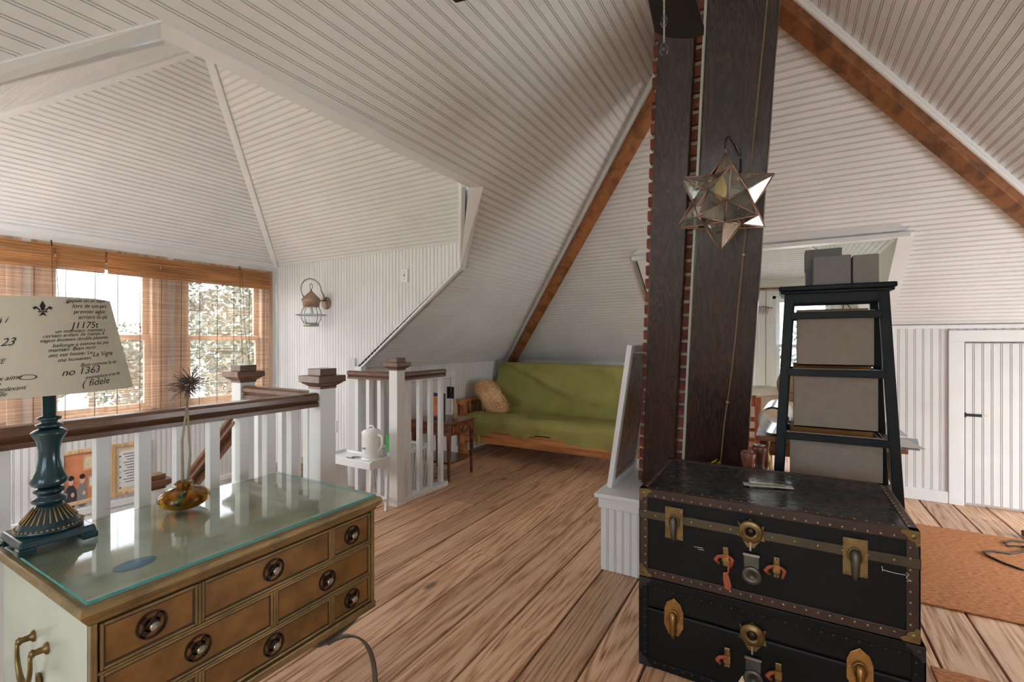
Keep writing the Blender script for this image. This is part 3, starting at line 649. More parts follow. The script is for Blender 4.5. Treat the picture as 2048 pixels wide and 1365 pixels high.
# ---- bamboo blinds on the window wall
def blind(y0, y1, label):
    x = XW + .045; zt, zb = 1.975, .70
    b = thing('bamboo_blind', label, 'blind', (x, (y0 + y1) / 2, zb), group='bamboo blinds on the window wall')
    MB().box(x - .018, x + .006, y0, y1, zt - .025, zt).build('headrail', 'bamboo', b)
    mb = MB(); z = zt
    for k in range(36):
        zz = zt - k * .0046
        mb.box(x + .008 + .003 * math.sin(k * .8), x + .0105 + .003 * math.sin(k * .8), y0, y1, zz - .0040, zz)
    v_ = mb.build('valance', 'bamboo', b); v_['kind'] = 'stuff'
    mb = MB(); n = int((zt - .02 - zb) / .0056)
    for k in range(n):
        zz = zb + k * .0056 + random.uniform(-.0006, .0006)
        mb.box(x, x + .0016, y0 + .004, y1 - .004, zz, zz + .0024)
    sl_ = mb.build('slats', 'bamboo_slat', b); sl_['kind'] = 'stuff'
    k = int((y1 - y0) / .16)
    for i in range(k + 1):
        y = y0 + .06 + i * (y1 - y0 - .12) / k
        MB().bar((x + .003, y, zb), (x + .003 , y + .006, zt - .03), .0035, .003).build('warp_cord', 'bark', b)
    for dy in (.0, .018):
        MB().tube([(x + .02, y1 - .30 + dy, zt - .02), (x + .02, y1 - .29 + dy * 2, 1.4), (x + .022, y1 - .27 + dy * 4, .98)], .002, 5).build('pull_cord', 'bark', b)
    MB().tube([(x + .02, y1 - .30, zt - .01), (x + .012, y1 - .30, zt + .03)], .004, 5).build('hook', 'dark_hole', b)
    for yy in (y0 + .35, y1 - .28):
        MB().ball((x + .02, yy, zt - .075), .012, 8, 5).build('cord_guide', 'bamboo', b)
blind(.235, 1.508, 'bamboo blind nearer the lamp, hanging over the left windows')
blind(1.524, 2.815, 'bamboo blind nearer the wall lantern, hanging over the right windows')
# ---- ship's lantern sconce, switch and outlet on the turret wall
LX, LZ = onY(654, 607, YC).x, onY(654, 607, YC).z
ln = thing('wall_lantern', 'onion shaped lantern sconce with copper cap on white boarded wall', 'sconce', (LX, YC, LZ - .2))
MB().lathe([(.058, 0), (.058, .012), (.050, .02), (.0, .02)], (LX, YC, LZ), 28, (0, -1, 0), caps=False).build('backplate', 'lantern_cap', ln)
cy = YC - .17; cz = LZ
arm = [(LX, YC - .02, LZ + .02), (LX - .0, YC - .04, LZ + .08)] + [(LX, cy + .105 * math.cos(t) , LZ + .11 + .10 * math.sin(t)) for t in [R(a) for a in range(0, 236, 14)]]
MB().tube(arm, .006, 8).build('scroll_arm', 'zinc', ln)
MB().bar((LX, YC - .015, LZ + .02), (LX, cy, LZ + .02), .02, .008).build('bracket', 'bronze_dark', ln)
MB().lathe([(.006, .115), (.008, .10), (.086, .018), (.078, .0), (.072, -.005), (.066, -.045), (.0, -.045)], (LX, cy, cz), 24).build('cap', 'lantern_cap', ln)
MB().tube([(LX, cy + .014 * math.sin(t), cz + .14 + .025 * math.cos(t)) for t in [2 * math.pi * k / 12 for k in range(12)]], .0035, 6, close=True).build('ring', 'zinc', ln)
MB().lathe([(.060, -.045), (.085, -.075), (.096, -.115), (.088, -.16), (.062, -.195)], (LX, cy, cz), 28, caps=False).build('globe', 'lantern_glass', ln)
for a in (0, 90, 180, 270):
    t = R(a + 20); MB().tube([(LX + r_ * math.cos(t), cy + r_ * math.sin(t), cz + z) for r_, z in ((.064, -.04), (.089, -.072), (.101, -.115), (.092, -.162), (.064, -.2))], .004, 6).build('guard_wire', 'zinc', ln)
MB().tube([(LX + .128 * math.cos(t), cy + .128 * math.sin(t), cz - .118) for t in [2 * math.pi * k / 28 for k in range(28)]], .0045, 6, close=True).build('guard_hoop', 'zinc', ln)
MB().lathe([(.0, -.222), (.066, -.222), (.066, -.196), (.058, -.19), (0, -.19)], (LX, cy, cz), 24, caps=False).build('base', 'zinc', ln)
MB().lathe([(.0, -.12), (.02, -.10), (.014, -.06), (.012, -.045)], (LX, cy, cz), 14, caps=False).build('bulb', 'paper_white', ln)
p = onY(811, 552, YC)
sw = thing('light_switch', 'white switch plate high on the boarded wall right of the lantern', 'switch', (p.x, YC, p.z))
MB().box(p.x - .033, p.x + .033, YC - .012, YC - .001, p.z - .055, p.z + .055).build('plate', 'outlet', sw, bevel=.003)
MB().bar((p.x, YC - .012, p.z), (p.x, YC - .028, p.z + .008), .010, .022).build('toggle', 'outlet', sw)
for dz_ in (-.03, .03): MB().lathe([(.004, 0), (.004, .002)], (p.x, YC - .012, p.z + dz_), 8, (0, -1, 0)).build('screw', 'grey_plastic', sw)
p = onY(670, 853, YC)
sw = thing('wall_outlet', 'white electrical outlet plate low on the wall beside the railing', 'outlet', (p.x, YC, p.z))
MB().box(p.x - .033, p.x + .033, YC - .012, YC - .001, p.z - .055, p.z + .055).build('plate', 'outlet', sw, bevel=.003)
for dz_ in (-.022, .022): MB().box(p.x - .015, p.x + .015, YC - .015, YC - .012, p.z + dz_ - .014, p.z + dz_ + .014).build('socket', 'box_light', sw)
# ---- framed pictures on the wall below the windows
def frame(name, label, cat, y0, y1, z0, z1, fmat, inner):
    x = XW + .001; t = thing(name, label, cat, (x, (y0 + y1) / 2, z0)); f = .028
    MB().box(x, x + .022, y0, y0 + f, z0, z1).box(x, x + .022, y1 - f, y1, z0, z1).box(x, x + .022, y0 + f, y1 - f, z0, z0 + f).box(x, x + .022, y0 + f, y1 - f, z1 - f, z1).build('frame', fmat, t, bevel=.004)
    pr = MB().box(x, x + .008, y0 + f, y1 - f, z0 + f, z1 - f).build('print', inner, t)
    return t, pr, x + .0085
pa = onX(122, 905, XW); pb = onX(206, 1000, XW)
t, pr, x = frame('framed_photo', 'framed warm toned photograph of two seated people below the window', 'picture', pa.y - .02, pb.y, pb.z + .01, pa.z, 'pale_wood', 'print_warm')
y0, y1, z0, z1 = pa.y + .01, pb.y - .03, pb.z + .04, pa.z - .03; W_ = y1 - y0; H_ = z1 - z0
bxp = lambda a, b, c, d, m, n, e=0: MB().box(x + e, x + .001 + e, y0 + a * W_, y0 + b * W_, z0 + c * H_, z0 + d * H_).build(n, m, pr)
bxp(.55, 1, .62, .95, 'pale_wood', 'pictured_frame'); bxp(.60, .97, .67, .90, 'paper_cream', 'pictured_mat', .001)
bxp(.70, 1, .22, .48, 'pale_wood', 'pictured_frame'); bxp(.74, .97, .26, .44, 'paper_white', 'pictured_mat', .001)
def blob(cx, cz, rx, rz, mt, n, e): 
    MB().prism([(x + e, y0 + W_ * (cx + rx * math.cos(a)), z0 + H_ * (cz + rz * math.sin(a))) for a in [2 * math.pi * k / 14 for k in range(14)]], (.0008, 0, 0)).build(n, mt, pr)
for hx_, bw, bm in ((.20, .17, 'print_dark'), (.52, .15, 'box_grey')):
    blob(hx_, .10, bw, .26, bm, 'pictured_body', .002); blob(hx_, .44, .075, .095, 'pictured_skin', 'pictured_head', .003); blob(hx_, .50, .085, .055, 'ink', 'pictured_hair', .004)
    blob(hx_ + .05, .14, .05, .05, 'pictured_skin', 'pictured_hand', .003)
pa = onX(220, 888, XW); pb = onX(300, 980, XW)
t, pr, x = frame('framed_certificate', 'pale wood framed certificate with flowered border below the window', 'picture', pa.y, pb.y, pb.z + .01, pa.z - .01, 'pale_wood', 'paper_cream')
y0, y1, z0, z1 = pa.y + .03, pb.y - .03, pb.z + .04, pa.z - .04
MB().box(x, x + .001, y0 + .025, y1 - .025, z0 + .03, z1 - .03).build('sheet', 'paper_white', pr)
for k in range(11): MB().box(x + .001, x + .0015, (y0 + y1) / 2 - .05 + .01 * (k % 3), (y0 + y1) / 2 + .05 - .012 * (k % 2), z1 - .06 - k * .022, z1 - .055 - k * .022).build('text_line', 'ink', pr)
for k in range(16):
    yy = y0 + .03 if k < 8 else y1 - .03; zz = z0 + .03 + (k % 8) * (z1 - z0 - .06) / 7
    MB().ball((x + .001, yy, zz), .008, 6, 4, (.1, 1, 1)).build('flower', 'paper_blue' if k % 2 else 'lawn', pr)
for i, (q0, q1) in enumerate((((122, 878), (170, 890)), ((118, 862), (172, 880)))):
    pass
# ---------------------------------------------------------------- gilded chest on curved legs
CX0, CX1, CY0, CY1, CZ0, CZ1 = -1.835, -1.265, .405, 1.195, .365, .735
ch = thing('chest_of_drawers', 'gilded low chest of drawers with glass top and curved iron legs', 'chest', ((CX0 + CX1) / 2, .8, 0))
body = MB().box(CX0, CX1 - .012, CY0, CY1, CZ0, CZ1 - .03).build('body', 'chest_side', ch, bevel=.003)
def ring_mould(z0, z1, o0, o1, nm, mt):
    a = [(CX0 - o0, CY0 - o0), (CX1 + o0, CY0 - o0), (CX1 + o0, CY1 + o0), (CX0 - o0, CY1 + o0)]
    b = [(CX0 - o1, CY0 - o1), (CX1 + o1, CY0 - o1), (CX1 + o1, CY1 + o1), (CX0 - o1, CY1 + o1)]
    v_ = [(*q, z0) for q in a] + [(*q, z1) for q in b]
    return MB().add(v_, [(3, 2, 1, 0), (4, 5, 6, 7)] + [(i, (i + 1) % 4, 4 + (i + 1) % 4, 4 + i) for i in range(4)]).build(nm, mt, ch, bevel=.003)
ring_mould(.700, .712, .004, .010, 'top_moulding', 'gold_leaf'); ring_mould(.712, .728, .012, .022, 'top_moulding', 'gold_leaf'); ring_mould(.728, .744, .024, .018, 'top_moulding', 'gold_leaf')
MB().box(CX0, CX1, CY0, CY1, .7435, .7455).build('top', 'chest_top', ch)
MB().grid(lambda u, v: (CX1 - .13 + .032 * v * math.cos(2 * math.pi * u), CY0 + .13 + .045 * v * math.sin(2 * math.pi * u), .7462), 24, 2).build('painted_mark', 'chest_mark', ch)
g = MB().box(CX0 - .005, CX1 + .004, CY0 - .005, CY1 + .004, .7475, .7535).build('glass_top', 'table_glass', ch)
ed = MB(); o_ = .0045; e_ = .0012
ed.box(CX1 + .004, CX1 + .004 + e_, CY0 - .006, CY1 + .005, .7475, .7535).box(CX0 - .005, CX1 + .005, CY0 - .005 - e_, CY0 - .005, .7475, .7535).box(CX0 - .005, CX1 + .005, CY1 + .004, CY1 + .004 + e_, .7475, .7535)
ed.build('polished_edge', 'glass_edge', g)
# front: frame of dark recess, drawers standing in it
MB().box(CX1 - .012, CX1 - .008, CY0, CY1, CZ0, .70).build('front_recess', 'drawer_dark', ch)
fr = MB(); t = .013
fr.box(CX1 - .012, CX1 + .004, CY0, CY0 + t, CZ0, .70).box(CX1 - .012, CX1 + .004, CY1 - t, CY1, CZ0, .70).box(CX1 - .012, CX1 + .006, CY0 - .004, CY1 + .004, CZ0 - .012, CZ0 + .012)
fr.build('front_frame', 'gold_leaf', ch, bevel=.003)
zb = [CZ0 + .014, .477, .588, .698]
rows = [(0, [CY0 + t, .62, 1.017, CY1 - t], (0, 1, 2)), (1, [CY0 + t, .819, CY1 - t], (0, 1)), (2, [CY0 + t, .62, 1.017, CY1 - t], (0, 1, 2))]
for rw, ys_, kn in rows:
    z0, z1 = zb[2 - rw] + .004, zb[3 - rw] - .004
    if rw: MB().box(CX1 - .012, CX1 + .003, CY0 + t, CY1 - t, z1 + .001, z1 + .007).build('rail', 'gold_leaf', ch, bevel=.002)
    for i, (a, b) in enumerate(zip(ys_, ys_[1:])):
        a += .004; b -= .004
        if i: MB().box(CX1 - .012, CX1 + .003, a - .0075, a - .0005, z0, z1).build('divider', 'gold_leaf', ch, bevel=.002)
        d = MB().box(CX1 - .010, CX1 - .003, a, b, z0, z1).build('drawer', 'drawer_gold', ch)
        e = .007; fm = MB()
        for q in ((a, a + e, z0, z1), (b - e, b, z0, z1), (a + e, b - e, z0, z0 + e), (a + e, b - e, z1 - e, z1)): fm.box(CX1 - .005, CX1 + .002, *q)
        fm.build('edge_bead', 'gold_leaf', d, bevel=.002)
        e2 = .011; fm = MB()
        for q in ((a + e, a + e2, z0 + e, z1 - e), (b - e2, b - e, z0 + e, z1 - e), (a + e2, b - e2, z0 + e, z0 + e2), (a + e2, b - e2, z1 - e2, z1 - e)): fm.box(CX1 - .0035, CX1 - .002, *q)
        fm.build('shadow_line', 'drawer_dark', d)
        ky = (a + b) / 2; kz = (z0 + z1) / 2
        pl = MB()
        pl.lathe([(.016, .0), (.016, .0025)], (CX1 - .003, ky, kz), 20, (1, 0, 0))
        n_ = 28
        for r0, r1 in ((.0265, .0315), (.010, .0165)):
            vv = []; 
            for h in (.0, .003):
                for r_ in (r0, r1):
                    vv += [(CX1 - .003 + h, ky + r_ * math.cos(2 * math.pi * k / n_), kz + r_ * math.sin(2 * math.pi * k / n_)) for k in range(n_)]
            ff = []
            for k in range(n_):
                k2 = (k + 1) % n_; ff += [(2 * n_ + k, 2 * n_ + k2, 3 * n_ + k2, 3 * n_ + k), (n_ + k, n_ + k2, 3 * n_ + k2, 3 * n_ + k), (k, k2, 2 * n_ + k2, 2 * n_ + k)]
            pl.add(vv, ff)
        for k in range(4):
            a_ = R(45 + 90 * k); pl.bar((CX1 - .0015, ky + .012 * math.cos(a_), kz + .012 * math.sin(a_)), (CX1 - .0015, ky + .029 * math.cos(a_), kz + .029 * math.sin(a_)), .014, .003, up=(1, 0, 0))
        bp_ = pl.build('backplate', 'bronze_dark', d)
        MB().lathe([(.007, 0), (.006, .006), (.0105, .011), (.0115, .015), (.009, .018), (.004, .019), (.003, .021), (0, .021)], (CX1 - .001, ky, kz), 18, (1, 0, 0), caps=False).build('knob', 'pewter', d)
# swing handle on the end
hy = CY0; hx = (CX0 + CX1) / 2; hz = .575
hd = MB()
for s_ in (-1, 1):
    hd.lathe([(.014, 0), (.014, .004), (.008, .008), (.007, .022), (.010, .026), (.006, .032), (0, .032)], (hx + s_ * .045, hy, hz), 14, (0, -1, 0), caps=False)
hd.build('handle_post', 'old_brass', ch)
pts = []
for k in range(25):
    u_ = k / 24 * 2 - 1; pts.append((hx + .045 * (1.0 * (1 if abs(u_) > .75 else 1)) * math.copysign(min(1, abs(u_) * 1.25), u_), hy - .03, hz - .085 * (1 - abs(u_) ** 2.6)))
MB().tube(pts, [.004 + .004 * (1 - abs(k / 12 - 1)) for k in range(25)], 8).build('swing_handle', 'old_brass', ch)
MB().lathe([(.0, 0), (.016, .002), (.018, .006), (.0, .010)], (hx, hy, hz - .09), 14, (0, -1, 0), caps=False).build('striker', 'old_brass', ch)
# curved flat-iron legs, one at each corner
def flat(pts, wd, th, nm):
    mb = MB(); vv = []
    pts = [V(p) for p in pts]
    for i, p_ in enumerate(pts):
        d = (pts[min(i + 1, len(pts) - 1)] - pts[max(i - 1, 0)]).normalized(); n = V((0, -d.z, d.y)) * th / 2; s = V((wd / 2, 0, 0))
        vv += [p_ - s - n, p_ + s - n, p_ + s + n, p_ - s + n]
    ff = [(3, 2, 1, 0), tuple(4 * (len(pts) - 1) + k for k in range(4))]
    for i in range(len(pts) - 1):
        for k in range(4): ff.append((4 * i + k, 4 * i + (k + 1) % 4, 4 * i + 4 + (k + 1) % 4, 4 * i + 4 + k))
    return mb.add(vv, ff, False).build(nm, 'iron_bar', ch, bevel=.001)
for x in (CX1 - .045, CX0 + .045):
    for s_, yc in ((1, CY1), (-1, CY0)):
        hook = [(x, yc - s_ * (.012 + .155 * (1 - math.cos(a)) ), CZ0 - .06 * math.sin(a) ** .8) for a in [R(q) for q in range(0, 91, 9)]]
        hook += [(x, yc - s_ * (.012 + .155 + .09 * k), CZ0 - .06 + .05 * k * k) for k in (.35, .7, 1.0)]
        flat(hook, .024, .006, 'leg_scroll')
        arc = [(x, yc - s_ * .165 + s_ * .215 * math.sin(a), (CZ0 - .07) * math.cos(a) ** .8 + .003) for a in [R(q) for q in range(0, 91, 9)]]
        flat(arc, .024, .006, 'leg')
# ---- table lamp
LPX, LPY, LZ0 = -1.735, .47, .7545
lp = thing('table_lamp', 'dark blue table lamp with script printed cream shade on the gilded chest', 'lamp', (LPX, LPY, LZ0))
def lz(prof): return [(r_, LZ0 + z) for r_, z in prof]
def slab(z0, z1, a, b, nm, mt, bev=.004):
    v_ = [(LPX + i * a, LPY + j * a, LZ0 + z0) for i, j in ((-1, -1), (1, -1), (1, 1), (-1, 1))] + [(LPX + i * b, LPY + j * b, LZ0 + z1) for i, j in ((-1, -1), (1, -1), (1, 1), (-1, 1))]
    return MB().add(v_, [(3, 2, 1, 0), (4, 5, 6, 7)] + [(i, (i + 1) % 4, 4 + (i + 1) % 4, 4 + i) for i in range(4)]).build(nm, mt, lp, bevel=bev)
slab(.016, .036, .078, .074, 'plinth', 'lamp_blue')
for i in (-1, 1):
    for j in (-1, 1): MB().box(LPX + i * .08, LPX + i * .045, LPY + j * .08, LPY + j * .045, LZ0, LZ0 + .018).build('foot', 'lamp_blue', lp, bevel=.004)
MB().lathe(lz([(.070, .036), (.070, .044), (.062, .052), (.058, .060), (.046, .075), (.030, .095), (.026, .105)]), (LPX, LPY, 0), 32).build('base', 'lamp_blue', lp)
dn = MB()
for k in range(40):
    a = 2 * math.pi * k / 40; dn.ball((LPX + .068 * math.cos(a), LPY + .068 * math.sin(a), LZ0 + .047), .003, 6, 4)
for k in range(28):
    a = 2 * math.pi * k / 28; dn.tube([(LPX + r_ * math.cos(a), LPY + r_ * math.sin(a), LZ0 + z) for r_, z in ((.0575, .062), (.0465, .076), (.031, .096))], .0018, 5)
dn.build('gilt_beading', 'lamp_gilt', lp)
MB().lathe(lz([(.027, .105), (.036, .110), (.036, .118), (.024, .124), (.024, .130), (.032, .136), (.032, .143), (.022, .148)]), (LPX, LPY, 0), 28).build('collar', 'lamp_blue', lp)
MB().lathe(lz([(.022, .148), (.036, .156), (.040, .166), (.034, .178), (.026, .20), (.022, .225), (.022, .25), (.027, .275), (.036, .292), (.038, .298), (.030, .304), (.020, .308)]), (LPX, LPY, 0), 32).build('stem', 'lamp_blue', lp)
MB().lathe(lz([(.020, .308), (.028, .313), (.028, .319), (.017, .323), (.017, .328), (.025, .333), (.025, .338), (.014, .342), (.014, .42), (.011, .43)]), (LPX, LPY, 0), 24).build('neck', 'lamp_blue', lp)
SZ0, SZ1, SR0, SR1 = .405, .655, .178, .134
tilt = MX.Translation(V((LPX, LPY, LZ0 + .42))) @ MX.Rotation(R(-2.5), 4, V((-.5, .86, 0))) @ MX.Translation(-V((LPX, LPY, LZ0 + .42)))
sh = MB().lathe(lz([(SR0, SZ0), (SR1, SZ1)]), (LPX, LPY, 0), 64, caps=False).lathe(lz([(SR0 - .002, SZ0), (SR1 - .002, SZ1)]), (LPX, LPY, 0), 64, caps=False).xf(tilt).build('shade', 'lamp_shade', lp)
MB().tube([(LPX - SR1, LPY, LZ0 + SZ1 - .01), (LPX + SR1, LPY, LZ0 + SZ1 - .01)], .002, 5).tube([(LPX, LPY, LZ0 + .43), (LPX, LPY, LZ0 + SZ1 - .01)], .003, 5).build('harp', 'bronze_dark', sh)
# lettering printed on the shade
def on_shade(ang, h):
    r_ = SR0 + (SR1 - SR0) * (h - SZ0) / (SZ1 - SZ0) + .0007
    return tilt @ V((LPX + r_ * math.cos(ang), LPY + r_ * math.sin(ang), LZ0 + h))
base_a = math.atan2(-LPY, -LPX)           # towards the camera
ink = MB()
def txt(body, px, py, size, slant=.35, rot=.06):
    """px, py: photo pixel of the left end of the baseline"""
    cu = bpy.data.curves.new('t', 'FONT'); cu.body = body; cu.size = 1; cu.shear = slant
    o = bpy.data.objects.new('t', cu); me = o.to_mesh()
    # find angle/height of the start pixel on the cone
    h = SZ0 + (800 - py) / 195 * (SZ1 - SZ0); a0 = base_a + math.asin(max(-.95, min(.95, (px - 86) / (128 - 33 * (800 - py) / 195))))
    rr = SR0 + (SR1 - SR0) * (h - SZ0) / (SZ1 - SZ0)
    vv = []
    for v_ in me.vertices:
        x_, y_ = v_.co.x * size, v_.co.y * size
        vv.append(on_shade(a0 + x_ / rr, h + y_ + x_ * rot))
    ink.add(vv, [tuple(p_.vertices) for p_ in me.polygons])
    o.to_mesh_clear(); bpy.data.objects.remove(o); bpy.data.curves.remove(cu)
S = .012
for b_, px, py, sz in (('gré à', 4, 622, .018), ('le et à i', 2, 660, .018), ('ser', 2, 678, .014), ('no 23', 8, 703, .022), ('TU QUI TROUVE', -30, 740, .014), ('le deux aime', 2, 768, .013), ('la valle', 2, 778, .013), ('chere enlevant', 2, 788, .012), ('puy. Elle', 4, 797, .012),
        ('depuis en un depuis', 112, 616, .011), ('lors de son paris', 120, 627, .012), ('premier aiglon', 122, 639, .012), ('arriere du plai', 128, 650, .012), ('J1175t', 118, 670, .020), ('un monsieur maintien a', 96, 679, .010), ('certain enfant de maman. Il', 80, 688, .010),
        ('vague bonnes double plaisance', 76, 697, .010), ('ballonge a comme les plus', 92, 707, .010), ('maman. Bien mon', 86, 716, .011), ('ont ete bonne. Le', 86, 726, .010), ('the humantes', 98, 736, .010), ('La Vigne', 146, 728, .014), ('Bon comme le vin', 128, 748, .011), ('no 1363', 102, 764, .020), ('exemplaire d un vin', 134, 773, .010), ('( fidele', 128, 788, .020)):
    txt(b_, px, py, sz * 1.22)
def lily(px, py, s_):
    h = SZ0 + (800 - py) / 195 * (SZ1 - SZ0); a0 = base_a + math.asin((px - 86) / 105)
    def pt(x_, y_): return on_shade(a0 + x_ * s_ / .15, h + y_ * s_)
    for shp in ([(0, 1), (.22, .5), (.10, 0), (-.10, 0), (-.22, .5)], [(.15, .05), (.5, .45), (.75, .3), (.62, .08), (.45, .22), (.2, -.08)], [(-.15, .05), (-.5, .45), (-.75, .3), (-.62, .08), (-.45, .22), (-.2, -.08)], [(-.35, -.05), (.35, -.05), (.35, -.16), (-.35, -.16)], [(.08, -.18), (.3, -.55), (0, -.4), (-.3, -.55), (-.08, -.18)]):
        ink.add([pt(*q) for q in shp], [tuple(range(len(shp)))])
lily(82, 634, .026)
for k in range(18):   # scroll ornament low on the shade
    a = k / 18 * 2 * math.pi
    q = [(60 + 12 * math.cos(a), 762 + 5 * math.sin(a)), (60 + 12 * math.cos(a + .35), 762 + 5 * math.sin(a + .35)), (60 + 10 * math.cos(a + .35), 762 + 4 * math.sin(a + .35)), (60 + 10 * math.cos(a), 762 + 4 * math.sin(a))]
    ink.add([on_shade(base_a + math.asin((x_ - 86) / 122), SZ0 + (800 - y_) / 195 * (SZ1 - SZ0)) for x_, y_ in q], [(0, 1, 2, 3)])
k_ = ink.build('printed_script', 'ink', sh); k_['kind'] = 'stuff'
MB().tube([(LPX - .06, LPY - .07, LZ0 + .01), (LPX + .0, LPY - .12, LZ0 + .004), (LPX + .05, LPY - .15, LZ0 - .06), (LPX + .08, LPY - .16, LZ0 - .3), (LPX + .1, LPY - .15, LZ0 - .75)], .003, 6).build('power_cord', 'cord_black', lp)
# ---- vase with dried seed heads
VX, VY, VZ = -1.70, .785, .7545
va = tag(MB().lathe([(.0, .0), (.028, .0), (.048, .006), (.066, .018), (.074, .032), (.072, .044), (.058, .058), (.036, .066), (.022, .069), (.020, .074), (.027, .079), (.027, .084), (.020, .087), (.016, .084), (.016, .072), (.03, .062), (.05, .050), (.06, .036), (.04, .016), (0, .012)], (VX, VY, VZ), 40, caps=False).build('glass_vase', 'amber_glass'), 'squat amber and green blown glass vase on the chest top', 'vase')
rnd = random.Random(5)
sr = thing('dried_flower', 'dried spiky seed head on a thin stalk standing in the amber vase', 'dried flower', (VX, VY, VZ + .016))
top = V((VX + .008, VY + .016, VZ + .415)); b0 = V((VX + .004, VY - .004, VZ + .02))
MB().tube([b0, (top + b0) / 2 + V((-.004, -.012, 0)), top], [.0048, .004, .003], 8).build('stalk', 'stalk', sr)
MB().tube([b0 + V((.0, .008, 0)), (top + b0) / 2 + V((.004, .008, -.05)), top + V((0, -.012, -.03))], [.0042, .004, .003], 8).build('stalk', 'stalk', sr)
hd = MB()
for c_, num in ((top, 110), (top + V((0, -.012, -.025)), 60)):
    for k in range(num):
        d = V((rnd.gauss(0, 1), rnd.gauss(0, 1), rnd.gauss(0, .8))).normalized(); L = rnd.uniform(.03, .06)
        d2 = (d + V((rnd.uniform(-.3, .3), rnd.uniform(-.3, .3), rnd.uniform(-.3, .3)))).normalized()
        hd.tube([c_, c_ + d * L * .6, c_ + d * L * .6 + d2 * L * .4], [.0012, .0009, .0007], 4)
    hd.ball(c_, .010, 8, 6)
k_ = hd.build('seed_head', 'allium', sr); k_['kind'] = 'stuff'
# ---------------------------------------------------------------- boarded ledge box, leaning brick chimney, timbers
LB0, LB1, LY0, LY1, LZT = -.905, .02, 2.56, 3.42, .44
box = MB().box(LB0 + .006, LB1 - .006, LY0 + .006, LY1, .002, LZT - .05).build('trim_ledge_box', 'backing'); box['kind'] = 'structure'
beadboard('', [[(LB0, .002), (LB1, .002), (LB1, LZT - .05), (LB0, LZT - .05)]], lambda x, z: V((x, LY0, z)), (0, -1, 0), k=0, org=LB0, width=.088, parent=box, mat='white_trim')
beadboard('', [[(LY0, .002), (LY1, .002), (LY1, LZT - .05), (LY0, LZT - .05)]], lambda y, z: V((LB0, y, z)), (-1, 0, 0), k=0, org=LY0, width=.088, parent=box, mat='white_trim')
MB().box(LB0 - .012, LB1, LY0 - .012, LY1, LZT - .085, LZT - .025).build('fascia', 'white_trim', box, bevel=.004)
MB().box(LB0 - .03, LB1 + .01, LY0 - .035, LY1, LZT - .025, LZT).build('ledge', 'white_trim', box, bevel=.006)
# chimney shaft leans towards the roof's peak
def shaft(z):
    t = (z - LZT) / (2.99 - LZT)
    return (-.784 + .224 * t, -.19 + .185 * t, 2.90 - .52 * t, 3.34 - .52 * t)    # x0 x1 y0 y1
core = MB(); rows_ = [LZT, 2.93]; vv = []
for z in rows_:
    a, b, c, d = shaft(z); e = .012; b -= .05; vv += [(a + e, c + e, z), (b - e, c + e, z), (b - e, d - e, z), (a + e, d - e, z)]
core.add(vv, [(3, 2, 1, 0), (4, 5, 6, 7)] + [(i, (i + 1) % 4, 4 + (i + 1) % 4, 4 + i) for i in range(4)])
chm = core.build('chimney', 'mortar'); tag(chm, 'leaning red brick chimney shaft rising behind the dark timbers', 'chimney')
BH = .072; z = LZT + .004; row = 0
while z < 2.90:
    a, b, c, d = shaft(z + .03); b -= .05
    ln_ = .205; off = -(row % 2) * ln_ / 2; x = a + off
    while x < b - .01:
        xa, xb = max(x, a) , min(x + ln_ - .012, b)
        if xb - xa > .03: MB().box(xa, xb, c - random.uniform(.0, .006), c + .09, z, z + BH - .018).build('brick', 'brick', chm, bevel=.006)
        x += ln_
    y = c + .10 - (row % 2) * .1
    while y < d:
        ya_, yb_ = max(y, c + .1), min(y + ln_ - .012, d)
        if yb_ - ya_ > .03:
            MB().box(a - random.uniform(0, .005), a + .05, ya_, yb_, z, z + BH - .018).build('brick', 'brick', chm, bevel=.006)
            MB().box(b - .05, b + random.uniform(0, .005), ya_, yb_, z, z + BH - .018).build('brick', 'brick', chm, bevel=.006)
        y += ln_
    z += BH; row += 1
def leaning(f0, f1, th, name, label, mat='timber', n=26, wob=.004, gap=.009, par=None, zt=2.93):
    """board standing on the shaft's front face between two fractions of its width"""
    mb = MB(); vv = []; ns = NZ
    for i in range(n + 1):
        z = LZT + .003 + (zt - LZT) * i / n; a, b, c, d = shaft(z)
        x0_, x1_ = a + (b - a) * f0, a + (b - a) * f1
        w1 = NZ.noise(V((f0 * 9, z * 2.3, 1))) * wob; w2 = NZ.noise(V((f1 * 9, z * 2.3, 5))) * wob
        y_ = c - gap - .002
        vv += [(x0_ + w1, y_, z), (x1_ + w2, y_, z), (x1_ + w2, y_ - th, z), (x0_ + w1, y_ - th, z)]
    ff = [(3, 2, 1, 0), tuple(4 * n + k for k in range(4))]
    for i in range(n):
        for k in range(4): ff.append((4 * i + k, 4 * i + (k + 1) % 4, 4 * i + 4 + (k + 1) % 4, 4 * i + 4 + k))
    o = mb.add(vv, ff).build(name, mat, par, bevel=.005)
    return tag(o, label, 'timber') if label else o
t1 = leaning(.065, .375, .05, 'timber', 'narrower dark weathered timber plank on the chimney, left of the pale strip')
t2 = leaning(.475, 1.0, .085, 'timber', 'wider dark weathered timber on the chimney that carries the glass star', wob=.006, zt=3.0)
cdt = leaning(.430, .458, .02, 'conduit_strip', None, 'conduit', wob=0, zt=2.99); tag(cdt, 'pale metal cable strip running up the chimney between two dark timbers', 'conduit')
def tface(z, f, th=.085):
    a, b, c, d = shaft(z); return V((a + (b - a) * f, c - .011 - th, z))
